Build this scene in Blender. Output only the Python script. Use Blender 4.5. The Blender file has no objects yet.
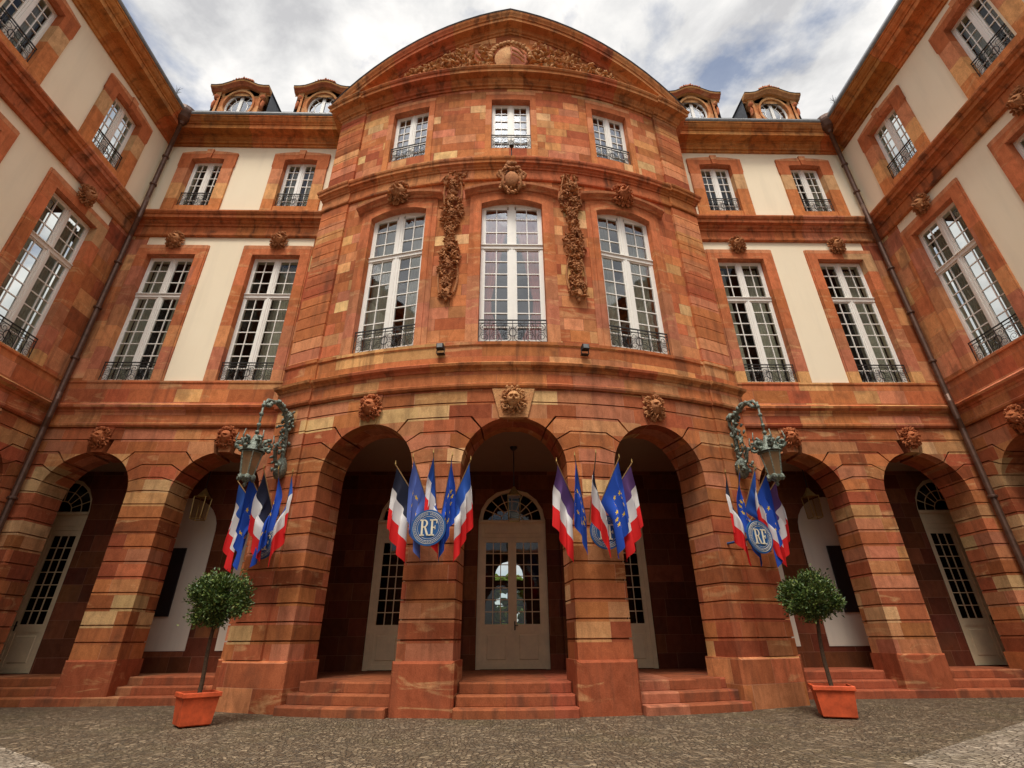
import bpy, bmesh, math, random
from mathutils import Vector, Matrix, Euler, noise
random.seed(7)
PI = math.pi; R_ = math.radians
sc = bpy.context.scene
COL = sc.collection
# ------------------------------------------------------------------ site dimensions (metres)
D = 14.66           # plane of the rear range
W = 14.45           # planes of the two side ranges
PR = 15.007; PY = 11.864; PA = R_(26.6)     # bowed pavilion: radius, front, half angle
XE = PR * math.sin(PA); YE = PY + PR - PR * math.cos(PA)
FL = 0.56           # floor of the arcade
INN = 17.0          # inner wall of the arcade
ZPED, ZSTR = 0.97, 7.29
CH = (ZSTR - ZPED) / 16

# ------------------------------------------------------------------ materials
class NT:
    def __init__(s, name):
        s.m = bpy.data.materials.new(name); s.m.use_nodes = True
        s.t = s.m.node_tree; s.t.nodes.clear()
        s.out = s.n('ShaderNodeOutputMaterial')
    def n(s, typ, **kw):
        nd = s.t.nodes.new(typ)
        for k, v in kw.items(): setattr(nd, k, v)
        return nd
    def l(s, a, b): s.t.links.new(a, b)
    def val(s, sock, v):
        if isinstance(v, bpy.types.NodeSocket): s.l(v, sock)
        else: sock.default_value = v
    def math(s, op, a, b=0.0, c=0.0):
        nd = s.n('ShaderNodeMath', operation=op)
        s.val(nd.inputs[0], a); s.val(nd.inputs[1], b); s.val(nd.inputs[2], c)
        return nd.outputs[0]
    def mix(s, f, a, b, bt='MIX'):
        nd = s.n('ShaderNodeMix', data_type='RGBA', blend_type=bt)
        s.val(nd.inputs[0], f)
        for i, v in ((6, a), (7, b)):
            if isinstance(v, bpy.types.NodeSocket): s.l(v, nd.inputs[i])
            else: nd.inputs[i].default_value = (*v, 1)
        return nd.outputs[2]
    def ramp(s, f, stops, interp='LINEAR'):
        nd = s.n('ShaderNodeValToRGB'); cr = nd.color_ramp; cr.interpolation = interp
        while len(cr.elements) < len(stops): cr.elements.new(0.5)
        for e, (p, c) in zip(cr.elements, stops):
            e.position = p; e.color = (*c, 1) if len(c) == 3 else c
        s.l(f, nd.inputs[0]); return nd.outputs[0]
    def noise(s, vec, scale, detail=4, rough=0.55, dist=0.0):
        nd = s.n('ShaderNodeTexNoise'); nd.inputs['Scale'].default_value = scale
        nd.inputs['Detail'].default_value = detail; nd.inputs['Roughness'].default_value = rough
        nd.inputs['Distortion'].default_value = dist
        if vec is not None: s.l(vec, nd.inputs['Vector'])
        return nd.outputs[0]
    def scale(s, vec, xyz):
        nd = s.n('ShaderNodeVectorMath', operation='MULTIPLY'); s.l(vec, nd.inputs[0]); nd.inputs[1].default_value = xyz
        return nd.outputs[0]
    def bump(s, h, strength, dist=0.02, normal=None):
        nd = s.n('ShaderNodeBump'); nd.inputs['Strength'].default_value = strength; nd.inputs['Distance'].default_value = dist
        s.l(h, nd.inputs['Height'])
        if normal is not None: s.l(normal, nd.inputs['Normal'])
        return nd.outputs[0]
    def bsdf(s, color, rough=0.8, normal=None, spec=0.3, metal=0.0, **kw):
        b = s.n('ShaderNodeBsdfPrincipled')
        if isinstance(color, bpy.types.NodeSocket): s.l(color, b.inputs['Base Color'])
        else: b.inputs['Base Color'].default_value = (*color, 1)
        s.val(b.inputs['Roughness'], rough); b.inputs['Specular IOR Level'].default_value = spec
        b.inputs['Metallic'].default_value = metal
        if normal is not None: s.l(normal, b.inputs['Normal'])
        s.l(b.outputs[0], s.out.inputs[0]); return b

RED = (0.515, 0.170, 0.067); RED2 = (0.415, 0.122, 0.050); ORA = (0.58, 0.245, 0.100); TAN = (0.70, 0.43, 0.20)
PNK = (0.57, 0.225, 0.112); DRK = (0.30, 0.088, 0.036); PAL = (0.64, 0.325, 0.135)

def stone(name, h, w, stops, joint=0.010, jcol=(0.40, 0.20, 0.12), jmix=0.55, vjoint=True, hjoint=True, dirt=0.5, seed=0.0, bumpy=0.5, strata=1.0, var=.46):
    T = NT(name)
    uv = T.n('ShaderNodeUVMap').outputs[0]
    sep = T.n('ShaderNodeSeparateXYZ'); T.l(uv, sep.inputs[0])
    u = T.math('ADD', sep.outputs[0], 200.0 + seed); v = T.math('ADD', sep.outputs[1], 100.0 - ZPED)
    vr = T.math('DIVIDE', v, h); row = T.math('FLOOR', vr); vf = T.math('FRACT', vr)
    wn = T.n('ShaderNodeTexWhiteNoise', noise_dimensions='1D'); T.l(row, wn.inputs['W'])
    off = T.math('MULTIPLY', wn.outputs[0], w * 3)
    ur = T.math('DIVIDE', T.math('ADD', u, off), w)
    # uneven block lengths
    ur = T.math('ADD', ur, T.math('MULTIPLY', T.math('SINE', T.math('MULTIPLY', ur, 2.4)), 0.22))
    colm = T.math('FLOOR', ur); uf = T.math('FRACT', ur)
    cmb = T.n('ShaderNodeCombineXYZ'); T.l(colm, cmb.inputs[0]); T.l(row, cmb.inputs[1]); cmb.inputs[2].default_value = seed
    wb = T.n('ShaderNodeTexWhiteNoise', noise_dimensions='3D'); T.l(cmb.outputs[0], wb.inputs['Vector'])
    base = T.ramp(wb.outputs[0], stops, 'CONSTANT')
    geo = T.n('ShaderNodeNewGeometry').outputs['Position']
    # per block shade
    sepc = T.n('ShaderNodeSeparateColor'); T.l(wb.outputs[1], sepc.inputs[0])
    hv = T.n('ShaderNodeHueSaturation'); T.l(base, hv.inputs['Color'])
    T.l(T.math('MULTIPLY_ADD', sepc.outputs[1], var, 1 - var / 2), hv.inputs['Value'])
    T.l(T.math('MULTIPLY_ADD', sepc.outputs[2], 0.018, 0.491), hv.inputs['Hue'])
    base = hv.outputs[0]
    # bedding of the sandstone, shifted per block
    va = T.n('ShaderNodeVectorMath', operation='MULTIPLY_ADD'); T.l(wb.outputs[1], va.inputs[0]); va.inputs[1].default_value = (17, 23, 11); T.l(T.scale(geo, (0.5, 0.5, 2.2)), va.inputs[2])
    st = T.noise(va.outputs[0], 1.5, 5, 0.6, 1.2)
    stm = T.ramp(st, [(0.0, (0, 0, 0)), (0.56, (0, 0, 0)), (0.66, (1, 1, 1)), (1, (1, 1, 1))])
    blockhas = T.math('GREATER_THAN', sepc.outputs[0], 0.62)
    base = T.mix(T.math('MULTIPLY', T.math('MULTIPLY', stm, blockhas), 0.45 * strata), base, TAN)
    # grain and broad weathering
    g = T.noise(geo, 45, 3, 0.7)
    base = T.mix(0.55, base, T.ramp(g, [(0.28, (0.60, 0.57, 0.55)), (0.72, (1.25, 1.25, 1.25))]), 'MULTIPLY')
    gm = T.noise(T.scale(geo, (1, 1, 0.6)), 5.0, 5, 0.6, 0.6)
    base = T.mix(0.5, base, T.ramp(gm, [(0.34, (0.64, 0.58, 0.55)), (0.60, (1.14, 1.14, 1.13))]), 'MULTIPLY')
    stk = T.noise(T.scale(geo, (3.2, 3.2, 0.32)), 1.0, 6, 0.62, 0.4)
    base = T.mix(T.math('MULTIPLY', T.ramp(stk, [(0.51, (0, 0, 0)), (0.66, (1, 1, 1))]), dirt), base, (0.075, 0.038, 0.025))
    spots = T.noise(geo, 1.1, 3, 0.5)
    base = T.mix(T.math('MULTIPLY', T.ramp(spots, [(0.60, (0, 0, 0)), (0.70, (1, 1, 1))]), dirt * 0.9), base, (0.07, 0.04, 0.028))
    hgt = T.math('MULTIPLY', g, 0.25)
    hgt = T.math('ADD', hgt, T.math('MULTIPLY', gm, 0.9))
    hgt = T.math('ADD', hgt, T.math('MULTIPLY', sepc.outputs[1], 0.35))
    jm = None
    def edge(f, size):
        a = T.math('LESS_THAN', T.math('MULTIPLY', f, size), joint / 2)
        b = T.math('LESS_THAN', T.math('MULTIPLY', T.math('SUBTRACT', 1.0, f), size), joint / 2)
        return T.math('MAXIMUM', a, b)
    if vjoint: jm = edge(uf, w)
    if hjoint:
        e2 = edge(vf, h); jm = e2 if jm is None else T.math('MAXIMUM', jm, e2)
    if jm is not None:
        base = T.mix(T.math('MULTIPLY', jm, jmix), base, jcol)
        hgt = T.math('SUBTRACT', hgt, T.math('MULTIPLY', jm, 0.8))
    nrm = T.bump(hgt, bumpy, 0.02)
    T.bsdf(base, 0.92, nrm, 0.06)
    return T.m

WARM = [(0.0, RED), (0.22, RED2), (0.40, ORA), (0.55, PNK), (0.70, RED), (0.82, PAL), (0.87, TAN), (0.93, RED2)]
REDS = [(0.0, RED), (0.25, RED2), (0.45, PNK), (0.62, ORA), (0.80, RED), (0.94, PAL)]
TANS = [(0.0, RED), (0.22, TAN), (0.30, PAL), (0.40, RED2), (0.58, PNK), (0.74, RED), (0.84, ORA), (0.93, RED2)]
M = {}
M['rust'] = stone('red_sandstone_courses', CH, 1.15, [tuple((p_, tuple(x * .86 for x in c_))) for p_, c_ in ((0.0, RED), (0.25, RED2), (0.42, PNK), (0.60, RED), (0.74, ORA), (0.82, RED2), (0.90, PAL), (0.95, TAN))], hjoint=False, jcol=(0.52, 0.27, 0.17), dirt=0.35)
M['ashlar'] = stone('red_sandstone_ashlar', CH, 0.85, WARM, joint=0.009, jcol=(0.15, 0.06, 0.035), jmix=0.75, dirt=0.28, seed=3.0)
M['pil'] = stone('red_sandstone_pilaster', CH, 40.0, REDS, hjoint=False, vjoint=False, dirt=0.4, seed=5.0)
M['trim'] = stone('red_sandstone_moulding', 500.0, 1.7, [(0, RED), (.35, ORA), (.6, PNK), (.8, RED)], joint=0.008, jmix=0.4, jcol=(0.2, 0.09, 0.05), hjoint=False, dirt=0.65, seed=7.0, strata=0.5, var=.16)
M['trimd'] = stone('weathered_sandstone_cornice', 500.0, 1.6, [(0, RED), (.35, ORA), (.6, RED), (.8, PNK)], joint=0.008, jmix=0.4, jcol=(0.2, 0.09, 0.05), hjoint=False, dirt=0.68, seed=8.0, strata=0.5, var=.16)
M['trimg'] = stone('golden_sandstone_cornice', 500.0, 1.9, [(0, (.50, .19, .058)), (.3, (.46, .15, .05)), (.55, (.55, .235, .075)), (.8, (.43, .135, .045))], joint=0.01, jmix=0.5, jcol=(0.16, 0.07, 0.04), hjoint=False, dirt=0.5, seed=9.0, strata=0.5)
M['dorm'] = stone('orange_sandstone_dormer', 0.7, 60.0, [(0, (.58, .27, .10)), (.4, (.60, .31, .13)), (.7, (.54, .20, .08))], joint=0.008, vjoint=False, dirt=0.3, seed=41.0)
M['jamb'] = stone('red_sandstone_jamb', 0.86, 60.0, TANS, joint=0.008, jcol=(0.25, 0.11, 0.07), vjoint=False, dirt=0.3, seed=11.0)
M['quoin'] = stone('red_sandstone_quoin', 0.74, 1.5, TANS, joint=0.008, jcol=(0.28, 0.12, 0.07), dirt=0.5, seed=13.0)
M['frieze'] = stone('red_sandstone_frieze', 0.46, 1.05, REDS, joint=0.009, jcol=(0.34, 0.15, 0.10), dirt=0.4, seed=17.0)
M['ped'] = stone('red_sandstone_pedestal', 0.49, 1.6, [(0, RED), (.4, ORA), (.7, RED2), (.9, RED)], jcol=(0.50, 0.25, 0.15), dirt=0.35, seed=29.0)
M['block'] = stone('red_sandstone_single_block', 500.0, 60.0, [(0, RED), (.5, RED2)], hjoint=False, vjoint=False, dirt=0.3, seed=31.0)
M['step'] = stone('red_sandstone_step', 500.0, 1.3, [(0, (.28, .085, .038)), (.35, (.34, .11, .048)), (.6, (.24, .075, .035)), (.75, (.33, .125, .065))], joint=0.01, jcol=(0.15, 0.07, 0.05), hjoint=False, dirt=0.55, seed=19.0, strata=0.4)
M['inner'] = stone('shade_toned_inner_sandstone', 0.5, 0.9, [(0, (.13, .04, .018)), (0.35, (.17, .055, .025)), (0.7, (.12, .038, .02)), (0.9, (.21, .075, .032))], joint=0.012, jcol=(0.30, 0.15, 0.09), dirt=0.3, seed=23.0, strata=0.0)  # same sandstone, its palette darkened to carry the shade of the arcade

def carved(name, c1, c2, dk=(0.09, 0.045, 0.03)):
    T = NT(name); geo = T.n('ShaderNodeNewGeometry'); p = geo.outputs['Position']
    a = T.noise(p, 3.0, 5, 0.6)
    base = T.mix(T.ramp(a, [(0.35, (0, 0, 0)), (0.65, (1, 1, 1))]), c1, c2)
    b = T.noise(p, 22, 4, 0.7)
    base = T.mix(T.math('MULTIPLY', T.ramp(b, [(0.48, (0, 0, 0)), (0.66, (1, 1, 1))]), 0.55), base, dk)
    T.bsdf(base, 0.9, T.bump(b, 0.6, 0.02), 0.15); return T.m
M['carve'] = carved('carved_brown_sandstone', (0.50, 0.225, 0.092), (0.36, 0.145, 0.06))
M['carvered'] = carved('carved_red_sandstone', (0.50, 0.17, 0.065), (0.38, 0.115, 0.045), (0.13, 0.045, 0.025))
M['carvetan'] = carved('carved_tan_sandstone', (0.60, 0.33, 0.14), (0.50, 0.22, 0.09))

def plaster(name, c, dirt=0.25):
    T = NT(name); p = T.n('ShaderNodeNewGeometry').outputs['Position']
    a = T.noise(p, 0.7, 5, 0.6); b = T.noise(T.scale(p, (2.2, 2.2, 0.25)), 1.0, 5, 0.6); g = T.noise(p, 60, 3, 0.6)
    base = T.mix(T.math('MULTIPLY', a, 0.5), c, tuple(x * f for x, f in zip(c, (0.86, 0.80, 0.72))))
    base = T.mix(T.math('MULTIPLY', T.ramp(b, [(0.5, (0, 0, 0)), (0.8, (1, 1, 1))]), dirt), base, tuple(x * 0.6 for x in c))
    T.bsdf(base, 0.92, T.bump(T.math('ADD', g, T.math('MULTIPLY', a, 2.0)), 0.15, 0.01), 0.1); return T.m
M['cream'] = plaster('cream_plaster', (0.89, 0.785, 0.59), 0.22)
M['white_plaster'] = plaster('white_plaster', (0.66, 0.60, 0.50), 0.4)
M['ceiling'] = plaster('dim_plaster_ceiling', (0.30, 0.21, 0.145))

def plain(name, c, rough=0.5, spec=0.4, metal=0.0, var=0.15, sc_=8.0, bump=0.0):
    T = NT(name); p = T.n('ShaderNodeNewGeometry').outputs['Position']
    a = T.noise(p, sc_, 5, 0.65)
    base = T.mix(T.ramp(a, [(0.3, (0, 0, 0)), (0.7, (1, 1, 1))]), tuple(x * (1 - var) for x in c), tuple(min(1, x * (1 + var * 0.6)) for x in c))
    nrm = T.bump(a, bump, 0.01) if bump else None
    T.bsdf(base, rough, nrm, spec, metal); return T.m
M['paint'] = plain('white_window_paint', (0.82, 0.79, 0.72), 0.45, var=0.04)
M['doorpaint'] = plain('beige_door_paint', (0.76, 0.60, 0.37), 0.5, var=0.12, sc_=3)
M['iron'] = plain('dark_wrought_iron', (0.030, 0.028, 0.026), 0.5, 0.5, 0.3, 0.3)
M['slate'] = plain('grey_slate', (0.10, 0.105, 0.115), 0.55, 0.4, 0, 0.3, 6, 0.4)
M['zinc'] = plain('weathered_zinc', (0.19, 0.19, 0.185), 0.5, 0.5, 0.3, 0.3, 5)
M['pipe'] = plain('brown_painted_copper_pipe', (0.12, 0.062, 0.04), 0.45, 0.5, 0.4, 0.35, 7)
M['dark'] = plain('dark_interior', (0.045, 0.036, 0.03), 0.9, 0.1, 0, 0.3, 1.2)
M['verd'] = plain('verdigris_bronze', (0.19, 0.22, 0.175), 0.62, 0.45, 0.2, 0.9, 22, 0.7)
M['gold'] = plain('dull_gilt', (0.42, 0.28, 0.09), 0.4, 0.5, 0.7, 0.3, 10)
M['pot'] = plain('orange_terracotta', (0.66, 0.105, 0.033), 0.62, 0.3, 0, 0.4, 4, 0.3)
M['soil'] = plain('dark_soil', (0.035, 0.022, 0.014), 0.95, 0.1, 0, 0.4, 30, 0.8)
M['bark'] = plain('grey_brown_bark', (0.085, 0.052, 0.032), 0.9, 0.15, 0, 0.4, 25, 0.8)
M['board'] = plain('black_notice_board', (0.012, 0.012, 0.014), 0.4, 0.4, 0, 0.2)
M['lampblack'] = plain('black_lamp_housing', (0.02, 0.02, 0.022), 0.5, 0.4, 0, 0.3)
M['disc'] = plain('dark_blue_enamel', (0.012, 0.085, 0.25), 0.35, 0.5, 0, 0.2)
M['emb'] = plain('cream_enamel_lettering', (0.74, 0.66, 0.48), 0.45, 0.4, 0, 0.1)
M['wood'] = plain('varnished_flag_pole_wood', (0.40, 0.24, 0.10), 0.4, 0.5, 0, 0.2)
M['cdrape'] = plain('dusty_pink_drape', (0.62, 0.22, 0.18), 0.9, 0.1, 0, 0.2, 4)
M['cnet'] = plain('white_net_curtain', (0.42, 0.39, 0.30), 0.95, 0.1, 0, 0.15, 5)
M['arms_red'] = plain('faded_red_shield_stone', (0.42, 0.15, 0.085), 0.9, 0.1, 0, 0.3, 6, 0.5)
M['hedge'] = plain('hedge_green_lit', (0.24, 0.33, 0.06), 0.9, 0.1, 0, 0.6, 3, 0.8)  # hedge stands in shade; light on it is put into this green

def glass(name, tint, refl, curtain=0.0):
    T = NT(name); p = T.n('ShaderNodeNewGeometry').outputs['Position']
    nrm = T.bump(T.noise(p, 2.2, 2, 0.5), 0.12, 0.02)
    tr = T.n('ShaderNodeBsdfTransparent'); tr.inputs[0].default_value = (*tint, 1)
    gl = T.n('ShaderNodeBsdfGlossy'); gl.inputs['Roughness'].default_value = 0.015; gl.inputs['Color'].default_value = (0.92, 0.95, 1, 1)
    T.l(nrm, gl.inputs['Normal'])
    fr = T.n('ShaderNodeLayerWeight'); fr.inputs[0].default_value = 0.5
    f = T.math('MINIMUM', T.math('MULTIPLY_ADD', T.math('POWER', fr.outputs['Facing'], 4.0), .42, refl), 1.0)
    mx = T.n('ShaderNodeMixShader'); T.l(f, mx.inputs[0]); T.l(tr.outputs[0], mx.inputs[1]); T.l(gl.outputs[0], mx.inputs[2])
    T.l(mx.outputs[0], T.out.inputs[0]); return T.m
M['glass'] = glass('old_window_glass', (0.75, 0.78, 0.76), 0.035)
M['glassb'] = glass('bright_reflecting_glass', (0.7, 0.74, 0.74), 0.17)
M['lampglass'] = glass('lantern_glass', (0.8, 0.72, 0.6), 0.01)
def frosted():
    T = NT('dusty_lantern_glass'); tr = T.n('ShaderNodeBsdfTransparent'); tr.inputs[0].default_value = (.8, .72, .6, 1)
    b = T.n('ShaderNodeBsdfPrincipled'); b.inputs['Base Color'].default_value = (.36, .23, .12, 1); b.inputs['Roughness'].default_value = .35
    mx = T.n('ShaderNodeMixShader'); mx.inputs[0].default_value = .5; T.l(tr.outputs[0], mx.inputs[1]); T.l(b.outputs[0], mx.inputs[2]); T.l(mx.outputs[0], T.out.inputs[0]); return T.m
M['frost'] = frosted()

def leafmat():
    T = NT('bay_leaf'); g = T.n('ShaderNodeNewGeometry'); 
    base = T.ramp(g.outputs['Random Per Island'], [(0, (0.028, 0.056, 0.011)), (0.5, (0.055, 0.10, 0.018)), (0.85, (0.12, 0.165, 0.03)), (1, (0.20, 0.23, 0.06))])
    b = T.bsdf(base, 0.5, None, 0.4)
    return T.m
M['leaf'] = leafmat()

# ------------------------------------------------------------------ object helpers
def tag(o, label=None, cat=None, group=None, kind=None):
    if label: o['label'] = label
    if cat: o['category'] = cat
    if group: o['group'] = group
    if kind: o['kind'] = kind
    return o
def empty(name, loc, label, cat, group=None, rz=0):
    o = bpy.data.objects.new(name, None); COL.objects.link(o); o.location = loc; o.rotation_euler = (0, 0, rz)
    o.empty_display_size = 0.2
    return tag(o, label, cat, group)
def place(name, me, parent=None, matrix=None):
    o = bpy.data.objects.new(name, me); COL.objects.link(o)
    if parent is not None: o.parent = parent
    if matrix is not None:
        o.matrix_local = matrix
    return o

class Flat:
    def __init__(s, o, ud, nd): s.o = Vector(o); s.u = Vector(ud); s.n = Vector(nd); s.curved = False
    def P(s, u, d, z): return s.o + s.u * u + s.n * d + Vector((0, 0, z))
    def mat(s, u, d, z):
        p = s.P(u, d, z); x = s.u; y = -s.n
        return Matrix(((x.x, y.x, 0, p.x), (x.y, y.y, 0, p.y), (0, 0, 1, p.z), (0, 0, 0, 1)))
class Arc:
    curved = True
    def P(s, u, d, z):
        a = u / PR; return Vector(((PR + d) * math.sin(a), PY + PR - (PR + d) * math.cos(a), z))
    def mat(s, u, d, z):
        p = s.P(u, d, z); a = u / PR; x = Vector((math.cos(a), math.sin(a), 0)); y = Vector((-math.sin(a), math.cos(a), 0))
        return Matrix(((x.x, y.x, 0, p.x), (x.y, y.y, 0, p.y), (0, 0, 1, p.z), (0, 0, 0, 1)))
BACK = Flat((0, D, 0), (1, 0, 0), (0, -1, 0))
LEFT = Flat((-W, 0, 0), (0, 1, 0), (1, 0, 0))
RIGHT = Flat((W, 0, 0), (0, -1, 0), (-1, 0, 0))
PAVL = Flat((-XE, 0, 0), (0, -1, 0), (-1, 0, 0))
PAVR = Flat((XE, 0, 0), (0, 1, 0), (1, 0, 0))
ARC = Arc()
LOC = Flat((0, 0, 0), (1, 0, 0), (0, -1, 0))      # local frame: x right, z up, d towards the viewer

class MB:
    def __init__(s): s.v = []; s.f = []; s.uv = []
    def quad(s, S, pts):            # pts: (u,d,z)
        a = Vector(pts[0]); b = Vector(pts[1]); c = Vector(pts[2]); e = Vector(pts[-1])
        n = (b - a).cross(c - a)
        if n.length < 1e-9: n = (c - a).cross(e - a)
        if n.length < 1e-10: return
        ax = max(range(3), key=lambda i: abs(n[i]))
        i0 = len(s.v)
        for p in pts:
            s.v.append(S.P(*p))
        if ax == 1: uv = [(p[0], p[2]) for p in pts]
        elif ax == 0: uv = [(p[0] + p[1], p[2]) for p in pts]
        else: uv = [(p[0], p[1]) for p in pts]
        s.f.append(tuple(range(i0, i0 + len(pts)))); s.uv.append(uv)
    def box(s, S, u0, u1, d0, d1, z0, z1, step=0.4):
        n = max(1, int(math.ceil(abs(u1 - u0) / step))) if S.curved else 1
        us = [u0 + (u1 - u0) * i / n for i in range(n + 1)]
        for a, b in zip(us, us[1:]):
            s.quad(S, [(a, d1, z0), (b, d1, z0), (b, d1, z1), (a, d1, z1)])
            s.quad(S, [(b, d0, z0), (a, d0, z0), (a, d0, z1), (b, d0, z1)])
            s.quad(S, [(a, d1, z1), (b, d1, z1), (b, d0, z1), (a, d0, z1)])
            s.quad(S, [(a, d0, z0), (b, d0, z0), (b, d1, z0), (a, d1, z0)])
        s.quad(S, [(u0, d0, z0), (u0, d1, z0), (u0, d1, z1), (u0, d0, z1)])
        s.quad(S, [(u1, d1, z0), (u1, d0, z0), (u1, d0, z1), (u1, d1, z1)])
    def cbox(s, S, u0, u1, d0, d1, z0, z1, c=0.02):      # box with chamfered front edges
        s.box(S, u0, u1, d0, d1 - c, z0, z1)
        st = 0.4
        n = max(1, int(math.ceil(abs(u1 - u0) / st))) if S.curved else 1
        us = [u0 + (u1 - u0) * i / n for i in range(n + 1)]
        ui = [u0 + c + (u1 - u0 - 2 * c) * i / n for i in range(n + 1)]
        for k in range(n):
            a, b, p, q = us[k], us[k + 1], ui[k], ui[k + 1]
            s.quad(S, [(p, d1, z0 + c), (q, d1, z0 + c), (q, d1, z1 - c), (p, d1, z1 - c)])
            s.quad(S, [(a, d1 - c, z0), (b, d1 - c, z0), (q, d1, z0 + c), (p, d1, z0 + c)])
            s.quad(S, [(p, d1, z1 - c), (q, d1, z1 - c), (b, d1 - c, z1), (a, d1 - c, z1)])
        s.quad(S, [(u0, d1 - c, z0), (ui[0], d1, z0 + c), (ui[0], d1, z1 - c), (u0, d1 - c, z1)])
        s.quad(S, [(ui[-1], d1, z0 + c), (u1, d1 - c, z0), (u1, d1 - c, z1), (ui[-1], d1, z1 - c)])
    def sweep(s, S, u0, u1, prof, m0=0, m1=0, zf=None, step=0.35):
        n = max(1, int(math.ceil(abs(u1 - u0) / step))) if S.curved else max(1, int(abs(u1 - u0) / 6))
        def pt(i, p):
            d, z = p; a = u0 + m0 * d; b = u1 + m1 * d
            u = a + (b - a) * i / n
            return (u, d, z + (zf(u) if zf else 0))
        k = len(prof)
        for i in range(n):
            for j in range(k):
                p, q = prof[j], prof[(j + 1) % k]
                s.quad(S, [pt(i, p), pt(i + 1, p), pt(i + 1, q), pt(i, q)])
        s.quad(S, [pt(0, p) for p in prof]); s.quad(S, [pt(n, p) for p in reversed(prof)])
    def tube(s, pts, r, n=6, r2=None):
        pts = [Vector(p) for p in pts]; rings = []
        for i, p in enumerate(pts):
            t = (pts[min(i + 1, len(pts) - 1)] - pts[max(i - 1, 0)])
            if t.length < 1e-9: t = Vector((0, 0, 1))
            t.normalize(); a = t.cross(Vector((0, 0, 1)) if abs(t.z) < 0.9 else Vector((0, 1, 0))).normalized(); b = t.cross(a)
            rr = r if r2 is None else r + (r2 - r) * i / (len(pts) - 1)
            rings.append([p + a * rr * math.cos(2 * PI * k / n) + b * rr * math.sin(2 * PI * k / n) for k in range(n)])
        i0 = len(s.v)
        for rg in rings: s.v += rg
        for i in range(len(rings) - 1):
            for k in range(n):
                q = (i0 + i * n + k, i0 + i * n + (k + 1) % n, i0 + (i + 1) * n + (k + 1) % n, i0 + (i + 1) * n + k)
                s.f.append(q); s.uv.append([(0, 0)] * 4)
        s.f.append(tuple(i0 + k for k in reversed(range(n)))); s.uv.append([(0, 0)] * n)
        s.f.append(tuple(i0 + (len(rings) - 1) * n + k for k in range(n))); s.uv.append([(0, 0)] * n)
    def lathe(s, c, prof, n=16, sx=1, sy=1):
        c = Vector(c); i0 = len(s.v)
        for r, z in prof:
            for k in range(n):
                a = 2 * PI * (k + 0.5) / n; s.v.append(c + Vector((r * sx * math.cos(a), r * sy * math.sin(a), z)))
        for i in range(len(prof) - 1):
            for k in range(n):
                s.f.append((i0 + i * n + k, i0 + i * n + (k + 1) % n, i0 + (i + 1) * n + (k + 1) % n, i0 + (i + 1) * n + k)); s.uv.append([(0, 0)] * 4)
        s.f.append(tuple(i0 + k for k in reversed(range(n)))); s.uv.append([(0, 0)] * n)
        s.f.append(tuple(i0 + (len(prof) - 1) * n + k for k in range(n))); s.uv.append([(0, 0)] * n)
    _ico = {}
    def blob(s, c, sz, rot=(0, 0, 0), sub=1, rough=0.0, seed=0):
        if sub not in MB._ico:
            b = bmesh.new(); bmesh.ops.create_icosphere(b, subdivisions=sub, radius=1)
            MB._ico[sub] = ([v.co.copy() for v in b.verts], [tuple(v.index for v in f.verts) for f in b.faces]); b.free()
        vs, fs = MB._ico[sub]; Mx = Euler(rot).to_matrix(); c = Vector(c); i0 = len(s.v)
        for v in vs:
            k = 1 + rough * noise.noise(v * 2.3 + Vector((seed * 3.7, seed, 0))) if rough else 1
            s.v.append(c + Mx @ Vector((v.x * sz[0] * k, v.y * sz[1] * k, v.z * sz[2] * k)))
        for f in fs: s.f.append(tuple(i0 + i for i in f)); s.uv.append([(0, 0)] * 3)
    def mesh(s, name, mat, smooth=False, weld=True, recalc=True):
        me = bpy.data.meshes.new(name); me.from_pydata([tuple(v) for v in s.v], [], s.f)
        ul = me.uv_layers.new(name='UVMap'); i = 0
        flat = [c for uv in s.uv for p in uv for c in p]
        ul.data.foreach_set('uv', flat)
        if weld or recalc:
            b = bmesh.new(); b.from_mesh(me)
            if weld: bmesh.ops.remove_doubles(b, verts=b.verts, dist=0.0004)
            if recalc: bmesh.ops.recalc_face_normals(b, faces=b.faces)
            b.to_mesh(me); b.free()
        mats = mat if isinstance(mat, (list, tuple)) else [mat]
        for m in mats: me.materials.append(M[m])
        if smooth: me.shade_smooth()
        return me
    def build(s, name, mat, parent=None, matrix=None, smooth=False, weld=True, recalc=True):
        return place(name, s.mesh(name, mat, smooth, weld, recalc), parent, matrix)

def building(name, label):
    return empty(name, (0, 0, 0), label, 'building')

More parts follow.
